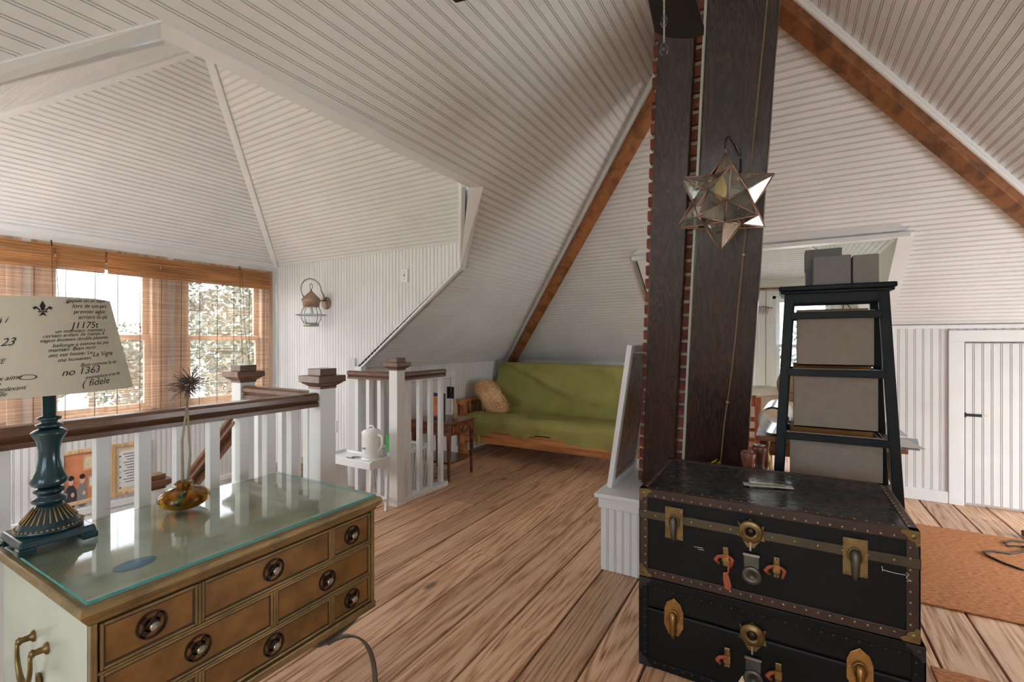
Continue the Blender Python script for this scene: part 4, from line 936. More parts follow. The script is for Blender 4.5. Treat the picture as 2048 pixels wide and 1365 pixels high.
# the cord stapled down the wide timber
zs = [2.95, 2.2, 1.9, 1.6, 1.3, 1.05, .86, .62]; fs = [.93, .885, .875, .86, .845, .825, .80, .79]
pts = [tface(z, f) + V((0, -.006, 0)) for z, f in zip(zs, fs)]
cdn = thing('electric_cord', 'tan electric cord stapled down the wide dark timber', 'cord', pts[-1])
sm = []
for i in range(len(pts) - 1):
    for k in range(5): sm.append(pts[i].lerp(pts[i + 1], k / 5))
MB().tube(sm + [pts[-1]], .0036, 7).build('cord', 'cord_tan', cdn)
for z, f in ((1.9, .875), (1.72, .868), (.98, .818)):
    p = tface(z, f); MB().ball(p + V((0, -.008, 0)), .008, 8, 5).build('staple', 'stud', cdn)
p = pts[-1] + V((0, -.008, 0))
MB().tube([p + V((0, 0, .01)), p + V((.0, -.012, .03)), p + V((-.03, -.012, .0)), p + V((-.015, -.01, .04)), p + V((-.05, -.008, .01))], .006, 7).build('yellow_tie', 'cord_yellow', cdn)
MB().tube([p + V((-.03, -.006, .0)), p + V((-.06, -.014, .02)), p + V((-.09, -.008, -.01)), p + V((-.08, -.012, -.03))], .003, 6).tube([p + V((-.04, -.006, .0)), p + V((-.075, -.01, -.01)), p + V((-.095, -.01, .015))], .003, 6).build('loose_wire', 'cord_black', cdn)
# ---- framed panel leaning on the chimney
b0 = V((-.868, 2.64, LZT + .002)); t0 = V((-.748, 2.64, 1.275))
up = (t0 - b0); U = up.normalized(); D = V((0, 1, 0)); Nn = U.cross(D).normalized()      # normal towards the chimney side or away
if Nn.x > 0: Nn = -Nn
lf = thing('leaning_frame', 'white framed panel leaning on edge against the brick chimney', 'frame', b0)
H = up.length; W2 = .52; th = .030
def pf(u, d, n): return b0 + U * u + D * d + Nn * n
def slabf(mb, u0, u1, d0, d1, n0, n1):
    q = [pf(u, d, n) for u in (u0, u1) for d in (d0, d1) for n in (n0, n1)]
    mb.add(q, [(0, 1, 3, 2), (4, 6, 7, 5), (0, 4, 5, 1), (2, 3, 7, 6), (0, 2, 6, 4), (1, 5, 7, 3)])
for q in ((0, H, 0, .045), (0, H, W2 - .045, W2), (0, .045, .045, W2 - .045), (H - .045, H, .045, W2 - .045)):
    mb = MB(); slabf(mb, *q, 0, th); mb.build('frame_rail', 'white_trim', lf, bevel=.003)
mb = MB(); slabf(mb, .05, H - .05, .046, W2 - .046, .006, .012); mb.build('backing_board', 'desk_wood', lf)
for q in ((.045, H - .045, .046, .070), (.045, .07, .07, W2 - .07)):
    mb = MB(); slabf(mb, *q, .002, .010); mb.build('inner_strip', 'desk_wood', lf)
# ---- glass star
SC = tface(2.02, .62) + V((-.03, -.255, 0)); SC = onY(1446, 405, 2.22)
star = thing('star_lantern', 'glass star lantern with copper edges hanging on the dark timber', 'lantern', SC)
phi = (1 + 5 ** .5) / 2
ico = [V(p).normalized() for p in ((0, 1, phi), (0, -1, phi), (0, 1, -phi), (0, -1, -phi), (1, phi, 0), (-1, phi, 0), (1, -phi, 0), (-1, -phi, 0), (phi, 0, 1), (-phi, 0, 1), (phi, 0, -1), (-phi, 0, -1))]
q = ico[0].rotation_difference(V((0, 0, 1))); ico = [q @ p for p in ico]
rot = MX.Rotation(R(14), 3, 'Z'); tl = MX.Rotation(R(3), 3, 'Y'); ico = [tl @ (rot @ p) for p in ico]
edge = min((ico[0] - p).length for p in ico[1:])
tris = [(i, j, k) for i in range(12) for j in range(i + 1, 12) for k in range(j + 1, 12) if all(abs((ico[a] - ico[b]).length - edge) < .01 for a, b in ((i, j), (j, k), (i, k)))]
RS = .213; rb = RS / 1.777 * 1.06
dod = [((ico[i] + ico[j] + ico[k]) / 3).normalized() * rb for i, j, k in tris]
fm = MB(); done = set(); pane_me = None
for vi in range(12):
    ring = [n for n, t_ in enumerate(tris) if vi in t_]; ax = ico[vi]; x = ax.orthogonal().normalized(); y = ax.cross(x)
    ring.sort(key=lambda n: math.atan2(dod[n].dot(y), dod[n].dot(x)))
    for k in range(5):
        a, b = dod[ring[k]], dod[ring[(k + 1) % 5]]; tip = ax * RS
        fm.tube([SC + a, SC + tip], .0032, 6)
        e = tuple(sorted((ring[k], ring[(k + 1) % 5])))
        if e not in done: done.add(e); fm.tube([SC + a, SC + b], .0034, 6)
        n = (b - a).cross(tip - a).normalized()
        if n.dot((a + b + tip)) < 0: n = -n
        MB().prism([SC + a, SC + b, SC + tip], n * -.001).build('pane', 'star_glass', star)
fm.build('frame', 'copper', star)
MB().lathe([(0, -.05), (.022, -.03), (.026, 0), (.020, .03), (.012, .05), (.012, .08)], tuple(SC + V((-.01, 0, .06))), 14).build('bulb', 'bulb_amber', star)
tp = SC + ico[0] * RS
MB().tube([tp + V((0, .008 * math.sin(t), .012 + .012 * math.cos(t))) for t in [2 * math.pi * k / 12 for k in range(12)]], .002, 5, close=True).build('loop', 'copper', star)
hk = thing('wall_hook', 'black iron hook screwed to the wide timber, holding the star', 'hook', tp)
wall = tface(tp.z + .03, .60); wall.x = tp.x + .04
MB().tube([tp + V((.0, .0, .016)), tp + V((0, -.012, .03)), tp + V((.004, -.01, .06)), tp + V((.012, .02, .075)), tp + V((.024, .08, .07)), wall + V((0, .0, .03)), wall + V((0, -.004, -.05))], .006, 7).build('arm', 'black_metal', hk)
MB().box(wall.x - .012, wall.x + .012, wall.y - .012, wall.y, wall.z - .09, wall.z - .055).build('plate', 'paper_white', hk)
# ---- ceiling fan: the tip of a blade and its pull chain show at the top edge
FC = V((XRID, .91, 2.13))
fan = thing('ceiling_fan', 'black ceiling fan with a crystal pull chain at the top edge', 'ceiling fan', FC)
MB().lathe([(.0, -.03), (.09, -.03), (.13, .0), (.13, .09), (.05, .13), (.014, .14), (.014, .95), (.06, .98), (.06, 1.06)], tuple(FC), 28).build('motor', 'black_satin', fan)
for k in range(4):
    a = R(93) + k * math.pi / 2; dx = V((math.cos(a), math.sin(a), 0)); sd = V((-dx.y, dx.x, 0)); c = FC + V((0, 0, .035)); L0 = .475
    out = [(.20, -.050), (L0 - .03, -.066), (L0 + .006, -.062), (L0 + .018, -.03), (L0 + .018, .005), (L0 + .006, .04), (L0 - .02, .066), (.20, .050)]
    MB().prism([c + dx * u + sd * v + V((0, 0, v * .25)) for u, v in out], (0, 0, .007)).build('blade', 'black_satin', fan, bevel=.0015)
    MB().bar(c + dx * .09, c + dx * .25, .04, .006).build('blade_iron', 'black_metal', fan)
cp = onY(1328, 40, 1.03); ct0 = V((cp.x, cp.y, FC.z)); cw = MB(); z = FC.z
while z > onY(1328, 85, 1.03).z: cw.ball((cp.x, cp.y, z), .0022, 6, 4); z -= .0042
k_ = cw.build('bead_chain', 'pewter', fan); k_['kind'] = 'stuff'
for yy, hh, rr in ((42, .019, .0075), (98, .018, .0105)):
    c = onY(1328, yy, 1.03); MB().lathe([(0, -hh * .75), (rr * .7, -hh * .55), (rr, -hh * .15), (rr * .7, hh * .35), (rr * .25, hh * .8), (0, hh)], tuple(c), 8, caps=False).build('crystal_drop', 'crystal', fan)
# ---------------------------------------------------------------- two steamer trunks
TX0, TX1, TY0, TY1 = -.508, .365, 1.90, 2.46
def trunk(name, label, z0, h, x0, x1, y0, y1, hide, band, plate, style):
    t = thing(name, label, 'trunk', ((x0 + x1) / 2, (y0 + y1) / 2, z0)); z1 = z0 + h; zs = z0 + h * .70 if style else z0 + h * .66
    i = .004
    MB().box(x0 + i, x1 - i, y0 + i, y1 - i, z0 + .002, zs).build('body', 'trunk_black', t, bevel=.008)
    lid = MB().box(x0 + i, x1 - i, y0 + i, y1 - i, zs + .001, z1 - i - .003).build('lid', 'trunk_black', t, bevel=.010)
    MB().box(x0 + .02, x1 - .02, y0 + .02, y1 - .02, z1 - .009, z1 - .002).build('lid_panel', 'trunk_lid', t)
    w_ = .034 if style else .03; e = .0
    def edge(mb, a): mb.build('edge_binding', hide, t, bevel=.003)
    # bindings along the edges (top, bottom, uprights)
    for z, s_ in ((z1, -1), (z0, 1)):
        zz = (z + s_ * w_, z)
        for y, d in ((y0, 1), (y1, -1)):
            MB().box(x0, x1, y - .001 * d, y + .006 * d, min(zz), max(zz)).box(x0, x1, y, y + .028 * d, z - .005 if s_ < 0 else z, z + .001 if s_ < 0 else z + .005).build('edge_binding', hide, t, bevel=.002)
        for x, d in ((x0, 1), (x1, -1)):
            MB().box(x - .001 * d, x + .006 * d, y0, y1, min(zz), max(zz)).box(x, x + .028 * d, y0, y1, z - .005 if s_ < 0 else z, z + .001 if s_ < 0 else z + .005).build('edge_binding', hide, t, bevel=.002)
    for x, d in ((x0, 1), (x1, -1)):
        for y, g in ((y0, 1), (y1, -1)):
            MB().box(x - .0012 * d, x + .034 * d, y - .0012 * g, y + .005 * g, z0, z1).box(x - .0012 * d, x + .005 * d, y - .0012 * g, y + .034 * g, z0, z1).build('corner_binding', hide, t, bevel=.002)
    if band:
        MB().box(x0 - .002, x1 + .002, y0 - .003, y0 + .004, zs - .012, zs + .020).box(x1 - .004, x1 + .003, y0, y1, zs - .012, zs + .020).box(x0 - .003, x0 + .004, y0, y1, zs - .012, zs + .020).build('seam_band', band, t, bevel=.001)
    # corner caps
    for x, d in ((x0, 1), (x1, -1)):
        for z, s_ in ((z1, -1), (z0, 1)):
            mb = MB(); mb.ball((x + .016 * d, y0 + .014, z + .0195 * s_), .020, 12, 8)
            pts = [(x + .0 * d, z), (x + .045 * d, z), (x + .05 * d, z + s_ * .010), (x + .036 * d, z + s_ * .016), (x + .03 * d, z + s_ * .03), (x + .016 * d, z + s_ * .036), (x + .010 * d, z + s_ * .05), (x, z + s_ * .045)]
            mb.prism([(a, y0 - .004, b) for a, b in pts], (0, .004, 0))
            mb.build('corner_cap', 'old_brass' if style else 'black_metal', t, bevel=.001)
    # studs
    st = MB(); tiny = .0042 if style else .003
    def dome(x, z): st.ball((x, y0 - .002, z), tiny, 6, 4, (1, .7, 1))
    n = 24
    for k in range(1, n):
        x = x0 + .03 + (x1 - x0 - .06) * k / n
        dome(x, z1 - .024 if style else z1 - .035); dome(x, z0 + .022)
        if style and k % 2: dome(x, zs + .004)
        st.ball((x, y0 + .024, z1 + .0005), tiny, 6, 4, (1, 1, .6)) if style else None
    for k in range(1, 9):
        z = z0 + .02 + (h - .04) * k / 9
        dome(x0 + .024, z); dome(x1 - .024, z)
    for k in range(1, 16):
        y = y0 + (y1 - y0) * k / 16
        if style: st.ball((x0 + .022, y, z1 + .0005), tiny, 6, 4, (1, 1, .6)); st.ball((x1 - .022, y, z1 + .0005), tiny, 6, 4, (1, 1, .6))
    k_ = st.build('studs', 'stud' if style else 'steel_dark', t); k_['kind'] = 'stuff'
    # draw bolts left and right
    for cx in (x0 + .135, x1 - .165):
        cz = zs - .012; L = MB()
        out = [(-.034, .062), (.034, .062), (.034, -.062), (-.034, -.062)] if style else [(0, .078), (.026, .058), (.036, .03), (.036, -.03), (.018, -.066), (-.018, -.066), (-.036, -.03), (-.036, .03), (-.026, .058)]
        lt = L.prism([(cx + a, y0 - .0045, cz + b) for a, b in out], (0, .004, 0)).build('latch_plate', plate, t, bevel=.0015)
        lp_ = MB().tube([(cx + .019 * math.sin(a) * (1 if abs(math.sin(a)) < .9 else 1), y0 - .010, cz + .026 * math.cos(a) + .006) for a in [2 * math.pi * k / 16 for k in range(16)]], .0032, 6, close=True).build('latch_loop', plate, lt)
        MB().tube([(cx, y0 - .012, cz + .028), (cx, y0 - .018, cz + .012), (cx, y0 - .019, cz - .02), (cx, y0 - .016, cz - .05), (cx, y0 - .014, cz - .07)], [.010, .013, .012, .011, .007], 10).build('latch_lever', 'steel_dark' if style else plate, lt)
        for a, b in ((-.027, .05), (.027, .05), (-.027, -.05), (.027, -.05), (-.027, .012), (.027, .012)) if style else ((0, .066), (-.028, .01), (.028, .01), (-.028, -.012), (.028, -.012)): MB().ball((cx + a, y0 - .005, cz + b), .0034, 6, 4).build('rivet', 'stud', lt)
    # lock in the middle
    cx = x0 + (x1 - x0) * .46; cz = zs + .012
    pl = MB().prism([(cx + a, y0 - .0045, cz + b) for a, b in ((-.042, .03), (-.032, .02), (0, .044), (.032, .02), (.044, .026), (.040, 0), (.046, -.03), (.030, -.03), (.012, -.06), (-.012, -.06), (-.030, -.028), (-.044, -.022), (-.036, 0))], (0, .004, 0)).build('lock_plate', 'old_brass', t, bevel=.001)
    MB().lathe([(.040, .0), (.040, .008), (.034, .013), (.027, .010), (.024, .016), (.019, .016), (.017, .007), (0, .007)], (cx, y0 - .004, cz), 28, (0, -1, 0), caps=False).build('lock_rose', 'old_brass', pl)
    MB().lathe([(.0165, 0), (.0165, .0085), (0, .0085)], (cx, y0 - .004, cz), 20, (0, -1, 0), caps=False).build('lock_disc', 'bronze_dark', pl)
    MB().bar((cx, y0 - .012, cz - .036), (cx, y0 - .012, cz - .066), .006, .01).build('hasp_pin', 'pewter', pl)
    hz = cz - .085
    hs = MB().prism([(cx - .022, y0 - .009, hz), (cx + .028, y0 - .009, hz), (cx + .028, y0 - .009, hz - .045), (cx + .022, y0 - .009, hz - .06), (cx - .016, y0 - .009, hz - .06), (cx - .022, y0 - .009, hz - .045)], (0, .009, 0)).build('hasp', 'steel_dark', t, bevel=.002)
    MB().lathe([(.032, 0), (.033, .008), (.030, .011), (.012, .012), (.012, .009), (0, .009)], (cx + .004, y0 - .004, hz - .072), 28, (0, -1, 0), caps=False).build('hasp_disc', 'steel_dark', hs)
    MB().bar((cx - .024, y0 - .010, hz + .002), (cx + .03, y0 - .010, hz + .002), .008, .008).build('hinge_pin', 'pewter', hs)
    # handle loops with leather stubs
    for s_ in (-1, 1):
        hx = cx + s_ * .082; hz2 = hz - .028
        hp = MB().box(hx - .010, hx + .010, y0 - .006, y0, hz2 - .034, hz2 + .038).build('handle_loop', 'old_brass', t, bevel=.002)
        MB().bar((hx, y0 - .011, hz2 - .012), (hx, y0 - .011, hz2 + .014), .022, .010).build('loop_bar', 'brass', hp)
        for a, b in ((-.005, .032), (.005, .032), (-.005, -.028), (.005, -.028)): MB().ball((hx + a, y0 - .007, hz2 + b), .0034, 6, 4).build('rivet', 'stud', hp)
        MB().tube([(hx - s_ * .006, y0 - .010, hz2 + .008), (hx - .024, y0 - .018, hz2 + .004), (hx - .034, y0 - .012, hz2 - .012), (hx - .022, y0 - .008, hz2 - .026)], [.006, .007, .008, .005], 7).build('leather_stub', 'leather_orange', hp)
        if style: MB().tube([(hx + .012, y0 - .010, hz2 + .008), (hx + .024, y0 - .014, hz2 + .0), (hx + .018, y0 - .012, hz2 - .03)], [.006, .007, .004], 7).build('leather_stub', 'leather_orange', hp)
        if style and s_ < 0:
            MB().tube([(hx + .012, y0 - .013, hz2 - .004), (hx + .010, y0 - .012, hz2 - .045), (hx + .006, y0 - .010, hz2 - .062)], .004, 6).build('tag_string', 'leather_orange', hp)
            MB().prism([(hx - .008, y0 - .010, hz2 - .055), (hx + .008, y0 - .010, hz2 - .052), (hx + .020, y0 - .010, hz2 - .10), (hx + .014, y0 - .010, hz2 - .118), (hx - .003, y0 - .010, hz2 - .114), (hx - .009, y0 - .010, hz2 - .08)], (0, .003, 0)).build('luggage_tag', 'leather_orange', hp, bevel=.001)
    return t, cx, zs
tb, cxl, zsl = trunk('steamer_trunk', 'black steamer trunk with plain black edges, lower of the two', 0, .352, TX0, TX1 + .012, TY0 - .006, TY1, 'trunk_black', None, 'brass', False)
tt, cxu, zsu = trunk('steamer_trunk', 'black steamer trunk with brown bound edges stacked on another trunk', .354, .352, TX0, TX1, TY0, TY1, 'trunk_hide', 'trunk_band', 'old_brass', True)
# lid handle tape on the upper trunk
p = onz(1487, 970, .707); q = onz(1586, 978, .707)
MB().bar(p + V((0, 0, .004)), q + V((0, 0, .004)), .034, .003).build('lid_tape', 'tape', tt)
MB().bar(p.lerp(q, .12) + V((0, 0, .009)), p.lerp(q, .85) + V((0, 0, .009)), .016, .008).build('lid_strap', 'pewter', tt, bevel=.002)
# torn label on the lower trunk
lx0, lx1 = cxl - .045, cxl + .055; lz1 = .082
MB().prism([(lx0, TY0 - .0085, .01), (lx1, TY0 - .0085, .008), (lx1 - .004, TY0 - .0085, lz1 - .018), (lx0 + .06, TY0 - .0085, lz1 - .006), (lx0 + .012, TY0 - .0085, lz1), (lx0 - .002, TY0 - .0085, lz1 - .03)], (0, .002, 0)).build('torn_label', 'paper_cream', tb)
MB().box(lx0 + .006, lx1 - .006, TY0 - .0092, TY0 - .0084, .012, lz1 - .035).build('label_print', 'paper_red', tb)
# chalk marks on the upper trunk
ckm = MB()
def chalk(*pts): ckm.tube([onY(x, y, TY0 - .002) + V((0, -.0006, 0)) for x, y in pts], .0011, 4)
chalk((1764, 1133), (1765, 1143)); chalk((1764, 1140), (1790, 1147), (1812, 1151)); chalk((1812, 1146), (1818, 1150), (1812, 1156), (1819, 1161), (1814, 1164)); chalk((1388, 1094), (1406, 1097)); chalk((1396, 1099), (1408, 1101))
k_ = ckm.build('chalk_mark', 'paper_white', tt); k_['kind'] = 'stuff'
# ---------------------------------------------------------------- futon
fx0, fx1, fyf, fyb = -3.235, -1.16, 4.35, 5.32
fu = thing('futon', 'wooden futon sofa under a loose olive green cover', 'sofa', ((fx0 + fx1) / 2, 5.0, 0))
for x in (fx0, fx1 - .07):
    MB().box(x, x + .07, fyf, fyf + .07, 0, .60).build('leg', 'oak', fu, bevel=.006)
    MB().box(x, x + .07, fyb - .12, fyb - .05, 0, .60).build('leg', 'oak', fu, bevel=.006)
    pr = []
    for k in range(9):
        a = R(180 * k / 8); pr.append((fyf - .03 - .0 + .02 * math.cos(a), .62 + .02 * math.sin(a)))
    MB().box(x - .012, x + .082, fyf - .03, fyb - .05, .60, .632).prism([(x - .012, fyf - .03, .632), (x - .012, fyf - .055, .625), (x - .012, fyf - .06, .60), (x - .012, fyf - .045, .575), (x - .012, fyf + .0, .57), (x - .012, fyf, .60)], (.094, 0, 0)).build('armrest', 'oak', fu, bevel=.01)
    for k in range(6):
        y = fyf + .13 + k * .115; MB().box(x + .022, x + .048, y, y + .045, .22, .60).build('arm_slat', 'oak', fu, bevel=.003)
    MB().box(x + .015, x + .055, fyf + .07, fyb - .12, .20, .25).build('side_rail', 'oak', fu, bevel=.003)
MB().box(fx0 + .07, fx1 - .07, fyf + .005, fyf + .04, .16, .275).build('front_rail', 'oak', fu, bevel=.006)
MB().box(fx0 + .07, fx1 - .07, fyf - .008, fyf + .03, .275, .30).build('front_lip', 'oak', fu, bevel=.006)
MB().box(fx0 + .07, fx1 - .07, fyf + .04, fyb - .15, .25, .29).build('slat_deck', 'oak', fu)
def nz(x, y, z=0, s=1): return NZ.noise(V((x * s, y * s, z)))
# seat mattress + cover: profile swept along X (front hang, roll, seat, crease, back, top)
mx0, mx1 = fx0 + .075, fx1 - .075
MB().box(mx0 + .02, mx1 - .02, fyf + .06, fyb - .16, .295, .40).build('seat_mattress', 'dark_mattress', fu, bevel=.03)
bk = [(fyb - .23, .40), (fyb - .10, 1.00)]
MB().prism([(mx0 + .0, fyb - .20, .40), (mx0 + .0, fyb - .06, .98), (mx0 + .0, fyb - .01, .96), (mx0, fyb - .10, .38)], (mx1 - mx0, 0, 0)).build('back_mattress', 'dark_mattress', fu, bevel=.03)
prof = [(-.005, .285), (-.012, .31), (-.03, .36), (-.035, .41), (-.015, .455), (.04, .478), (.12, .474), (.25, .462), (.40, .452), (.52, .448), (.60, .452), (.64, .49), (.66, .56), (.69, .68), (.72, .80), (.75, .91), (.772, 1.005), (.80, 1.03), (.835, 1.01), (.85, .95)]
def cov(u, v):
    k = v * (len(prof) - 1); i = min(int(k), len(prof) - 2); t = k - i
    t2 = t; a, b = prof[i], prof[i + 1]; y = a[0] + (b[0] - a[0]) * t2; z = a[1] + (b[1] - a[1]) * t2
    x = mx0 + (mx1 - mx0) * u
    e = min(u, 1 - u)
    x = (mx0 - .02) + (mx1 - mx0 + .04) * u
    if v < .22:     # hanging front edge: uneven hem
        hem = .035 * math.sin(u * 9 + 1) + .03 * nz(u * 5, 3) + (.06 if .30 < u < .47 else 0) * math.sin((u - .30) / .17 * math.pi) 
        z -= hem * (1 - v / .22) * .8
        y += .012 * math.sin(u * 60 + 5 * nz(u * 4, 1)) * (1 - v / .22) * (.3 + 1.2 * max(0, .2 - e) / .2)
        if u > .84: z -= (u - .84) / .16 * .13 * (1 - v / .22)
    w_ = .016 * nz(x * 2.2 + v * 3, v * 7, 2) + .016 * nz(x * 5 - v * 4, v * 13, 7) + .007 * nz(x * 13 - v * 8, v * 22, 3)
    if v > .55: # diagonal pulls across the back
        w_ += .040 * max(0, math.sin((x * 5.2 + z * 17) + 3.5 * nz(x, z * 2, 4))) ** 3 * (.4 + nz(x * 1.3, z * 3, 8) + .4) * min(1, (v - .55) * 6)
        y -= w_; z += .02 * nz(x * 1.5, 0, 9) * (v > .8)
    else: z += w_
    if e < .05:                                   # corners sink
        q = (1 - e / .05) ** 2
        if v > .8: z -= .06 * q
        else: z -= .025 * q
    return (x, fyf + y, z)
MB().grid(cov, 130, 76).build('cover', 'green_cloth', fu)
# loose tail of the cover under the rail
def tail(u, v): return (fx0 + .20 + .07 * u + .02 * v + .02 * math.sin(v * 3), fyf + .02 - .03 * math.sin(u * math.pi) - .0, .285 - .16 * v * (1 - .35 * abs(u - .45)) )
MB().grid(tail, 8, 10).build('cover_tail', 'green_cloth', fu)
# shaggy cushion leaning on the arm
pc = onY(985, 793, 4.95); pc = V((-2.985, 4.66, .635))
cu = thing('cushion', 'shaggy tan fur cushion leaning in the corner of the green futon', 'cushion', (pc.x, pc.y, .45))
rotc = MX.Translation(pc) @ MX.Rotation(R(52), 4, 'Y') @ MX.Rotation(R(8), 4, 'X')
def cush(u, v):
    a = u * 2 * math.pi; b = (v - .5) * math.pi
    f = lambda t: math.copysign(abs(t) ** .62, t)
    return rotc @ V((.235 * f(math.cos(a)) * math.cos(b) ** .6, .17 * f(math.sin(a)) * math.cos(b) ** .6, .062 * math.sin(b)))
cb = MB().grid(cush, 32, 16).build('cushion_body', 'fur', cu)
fr_ = MB(); rn = random.Random(3)
for k in range(5200):
    u, v = rn.random(), rn.random() ** .9; v = .08 + .84 * v
    p = V(cush(u, v)); q = V(cush(u + .004, v)) - p; r2_ = V(cush(u, v + .004)) - p; n = q.cross(r2_)
    if n.length < 1e-9: continue
    n.normalize()
    if n.dot(p - pc) < 0: n = -n
    d = (n + V((rn.gauss(0, .6), rn.gauss(0, .6), rn.gauss(0, .6) - .25))).normalized(); L = rn.uniform(.018, .036); s_ = d.cross(V((rn.random(), rn.random(), rn.random()))).normalized() * .0022
    fr_.add([p - s_, p + s_, p + d * L + V((0, 0, -L * .25))], [(0, 1, 2)])
k_ = fr_.build('fur_pile', 'fur', cu); k_['kind'] = 'stuff'
# ---------------------------------------------------------------- side table with drawer
ax0, ax1, ay0, ay1, az = -3.12, -2.655, 3.42, 3.82, .545
st_ = thing('side_table', 'small dark mahogany side table with one drawer beside the futon', 'table', ((ax0 + ax1) / 2, 3.6, 0))
MB().box(ax0 - .012, ax1 + .012, ay0 - .012, ay1 + .012, az - .018, az).build('table_top', 'mahogany', st_, bevel=.005)
MB().box(ax0, ax1 - .004, ay0, ay1, az - .125, az - .018).build('apron', 'mahogany', st_, bevel=.002)
dwr = MB().box(ax1 - .004, ax1 + .006, ay0 + .045, ay1 - .045, az - .110, az - .032).build('drawer', 'mahogany', st_, bevel=.002)
for y in (ay0 + .055, ay1 - .055): MB().box(ax1 + .0055, ax1 + .007, y - .002, y + .002, az - .10, az - .04).build('inlay_line', 'oak', dwr)
yc_ = (ay0 + ay1) / 2
MB().tube([(ax1 + .012, yc_ - .04 + .08 * k / 10, az - .065 - .022 * math.sin(math.pi * k / 10)) for k in range(11)], .0035, 6).ball((ax1 + .010, yc_ - .04, az - .063), .008, 8, 5).ball((ax1 + .010, yc_ + .04, az - .063), .008, 8, 5).build('drawer_pull', 'pewter', dwr)
for x in (ax0 + .02, ax1 - .02):
    for y in (ay0 + .02, ay1 - .02): MB().taper((x, y, 0), (x, y, az - .018), .02, .036).build('leg', 'mahogany', st_, bevel=.002)
MB().box(ax0 + .015, ax1 - .015, ay0 + .015, ay1 - .015, .155, .175).build('shelf', 'mahogany', st_, bevel=.003)
# things on the side table
b1 = MB().box(-2.97, -2.80, 3.47, 3.52, az, az + .21)
bk1 = thing('picture_frame', 'small dark navy standing frame on the side table behind the railing', 'frame', (-2.9, 3.55, az))
MB().box(-3.02, -2.82, 3.55, 3.575, az + .001, az + .25).build('panel', 'navy', bk1, bevel=.003)
MB().box(-3.0, -2.84, 3.545, 3.55, az + .03, az + .22).build('print', 'print_warm', bk1)
tag(MB().tube([(-2.76, 3.64, az + .004), (-2.75, 3.645, az + .10), (-2.77, 3.64, az + .20)], [.03, .022, .012], 10).build('carved_figure', 'straw'), 'slim tan carved figure standing on the side table', 'figurine')
# ---------------------------------------------------------------- white slatted stand with kettle
sx0, sx1, sy0, sy1, sz = -3.10, -2.62, 2.44, 2.63, .40
ws = thing('slatted_stand', 'low white slatted stand holding a kettle beside the stair railing', 'stand', ((sx0 + sx1) / 2, 2.6, 0))
MB().box(sx0, sx1, sy0, sy1, sz - .016, sz).build('stand_top', 'lattice_white', ws, bevel=.003)
MB().box(sx0 - .01, sx1 + .01, sy0 - .012, sy0 + .004, sz - .045, sz + .012).build('front_rim', 'lattice_white', ws, bevel=.004)
MB().box(sx0 - .012, sx0 + .004, sy0, sy1, sz - .045, sz + .02).build('side_rim', 'lattice_white', ws, bevel=.004)
MB().box(sx1 - .004, sx1 + .012, sy0, sy1, sz - .045, sz + .02).build('side_rim', 'lattice_white', ws, bevel=.004)
MB().box(sx0, sx1, sy1 - .004, sy1 + .012, sz - .045, sz + .012).build('back_rim', 'lattice_white', ws, bevel=.004)
for x in (sx0, sx1):
    for y in (sy0 + .012, sy1 - .012): MB().bar((x, y, sz - .02), (x + (.02 if x == sx0 else -.02), y, 0), .022, .022, up=(0, 1, 0)).build('leg', 'lattice_white', ws)
    MB().bar((x + (.016 if x == sx0 else -.016), sy0, .085), (x + (.016 if x == sx0 else -.016), sy1, .085), .014, .014).build('stretcher', 'lattice_white', ws)
    for k in range(13 if x == sx0 else 0):
        y = sy0 + .02 + k * (sy1 - sy0 - .04) / 12
        MB().bar((x, y, sz - .045), (x + (.016 if x == sx0 else -.016), y + .012, .09), .007, .010, up=(0, 1, 0)).build('slat', 'lattice_white', ws)
MB().box(sx0 + .01, sx1 - .01, sy1 - .01, sy1 + .004, .08, .10).build('stretcher', 'lattice_white', ws)
kp = V((-2.72, 2.545, sz + .001))
ke = thing('kettle', 'white electric kettle standing on the slatted stand', 'kettle', kp)
MB().lathe([(.075, 0), (.078, .004), (.078, .018), (.07, .022)], tuple(kp), 28).build('base', 'kettle_white', ke)
MB().lathe([(.066, .022), (.069, .03), (.071, .07), (.071, .16), (.069, .20), (.064, .214)], tuple(kp), 32).build('body', 'kettle_white', ke)
MB().lathe([(.064, .214), (.060, .222), (.03, .230), (0, .232)], tuple(kp), 28, caps=False).build('lid', 'kettle_white', ke)
MB().tube([kp + V((.03 * math.cos(t) * 1.0, 0, .228 + .026 * math.sin(t))) for t in [R(a) for a in range(0, 181, 15)]], .006, 7).build('lid_handle', 'kettle_white', ke)
MB().tube([kp + V((-.062, 0, .11)), kp + V((-.082, 0, .135)), kp + V((-.092, 0, .18)), kp + V((-.102, 0, .20))], [.017, .014, .010, .008], 10).build('spout', 'kettle_white', ke)
MB().tube([kp + V((.066, 0, .19)), kp + V((.11, 0, .185)), kp + V((.118, 0, .12)), kp + V((.07, 0, .06))], .010, 8).build('handle', 'kettle_white', ke)
MB().box(kp.x - .02, kp.x + .014, kp.y - .0735, kp.y - .070, kp.z + .088, kp.z + .100).build('badge', 'grey_plastic', ke)
MB().tube([kp + V((-.076, -.01, .008)), kp + V((-.13, -.03, .006)), kp + V((-.16, -.05, .005)), kp + V((-.12, -.065, .005)), kp + V((-.15, -.075, .005)), kp + V((-.19, -.07, .005))], .0045, 6).build('power_cord', 'grey_plastic', ke)
tag(MB().box(-2.735, -2.715, 2.45, 2.50, 0, 0) .build('x', 'paper_white'), '', '') if 0 else None
tag(MB().box(-2.652, -2.630, 2.590, 2.618, sz + .001, sz + .085).build('small_carton', 'paper_blue', bevel=.002), 'small pale carton beside the kettle on the slatted stand', 'carton')
bq = (-3.10, -2.76, 2.84, 3.30, .36)
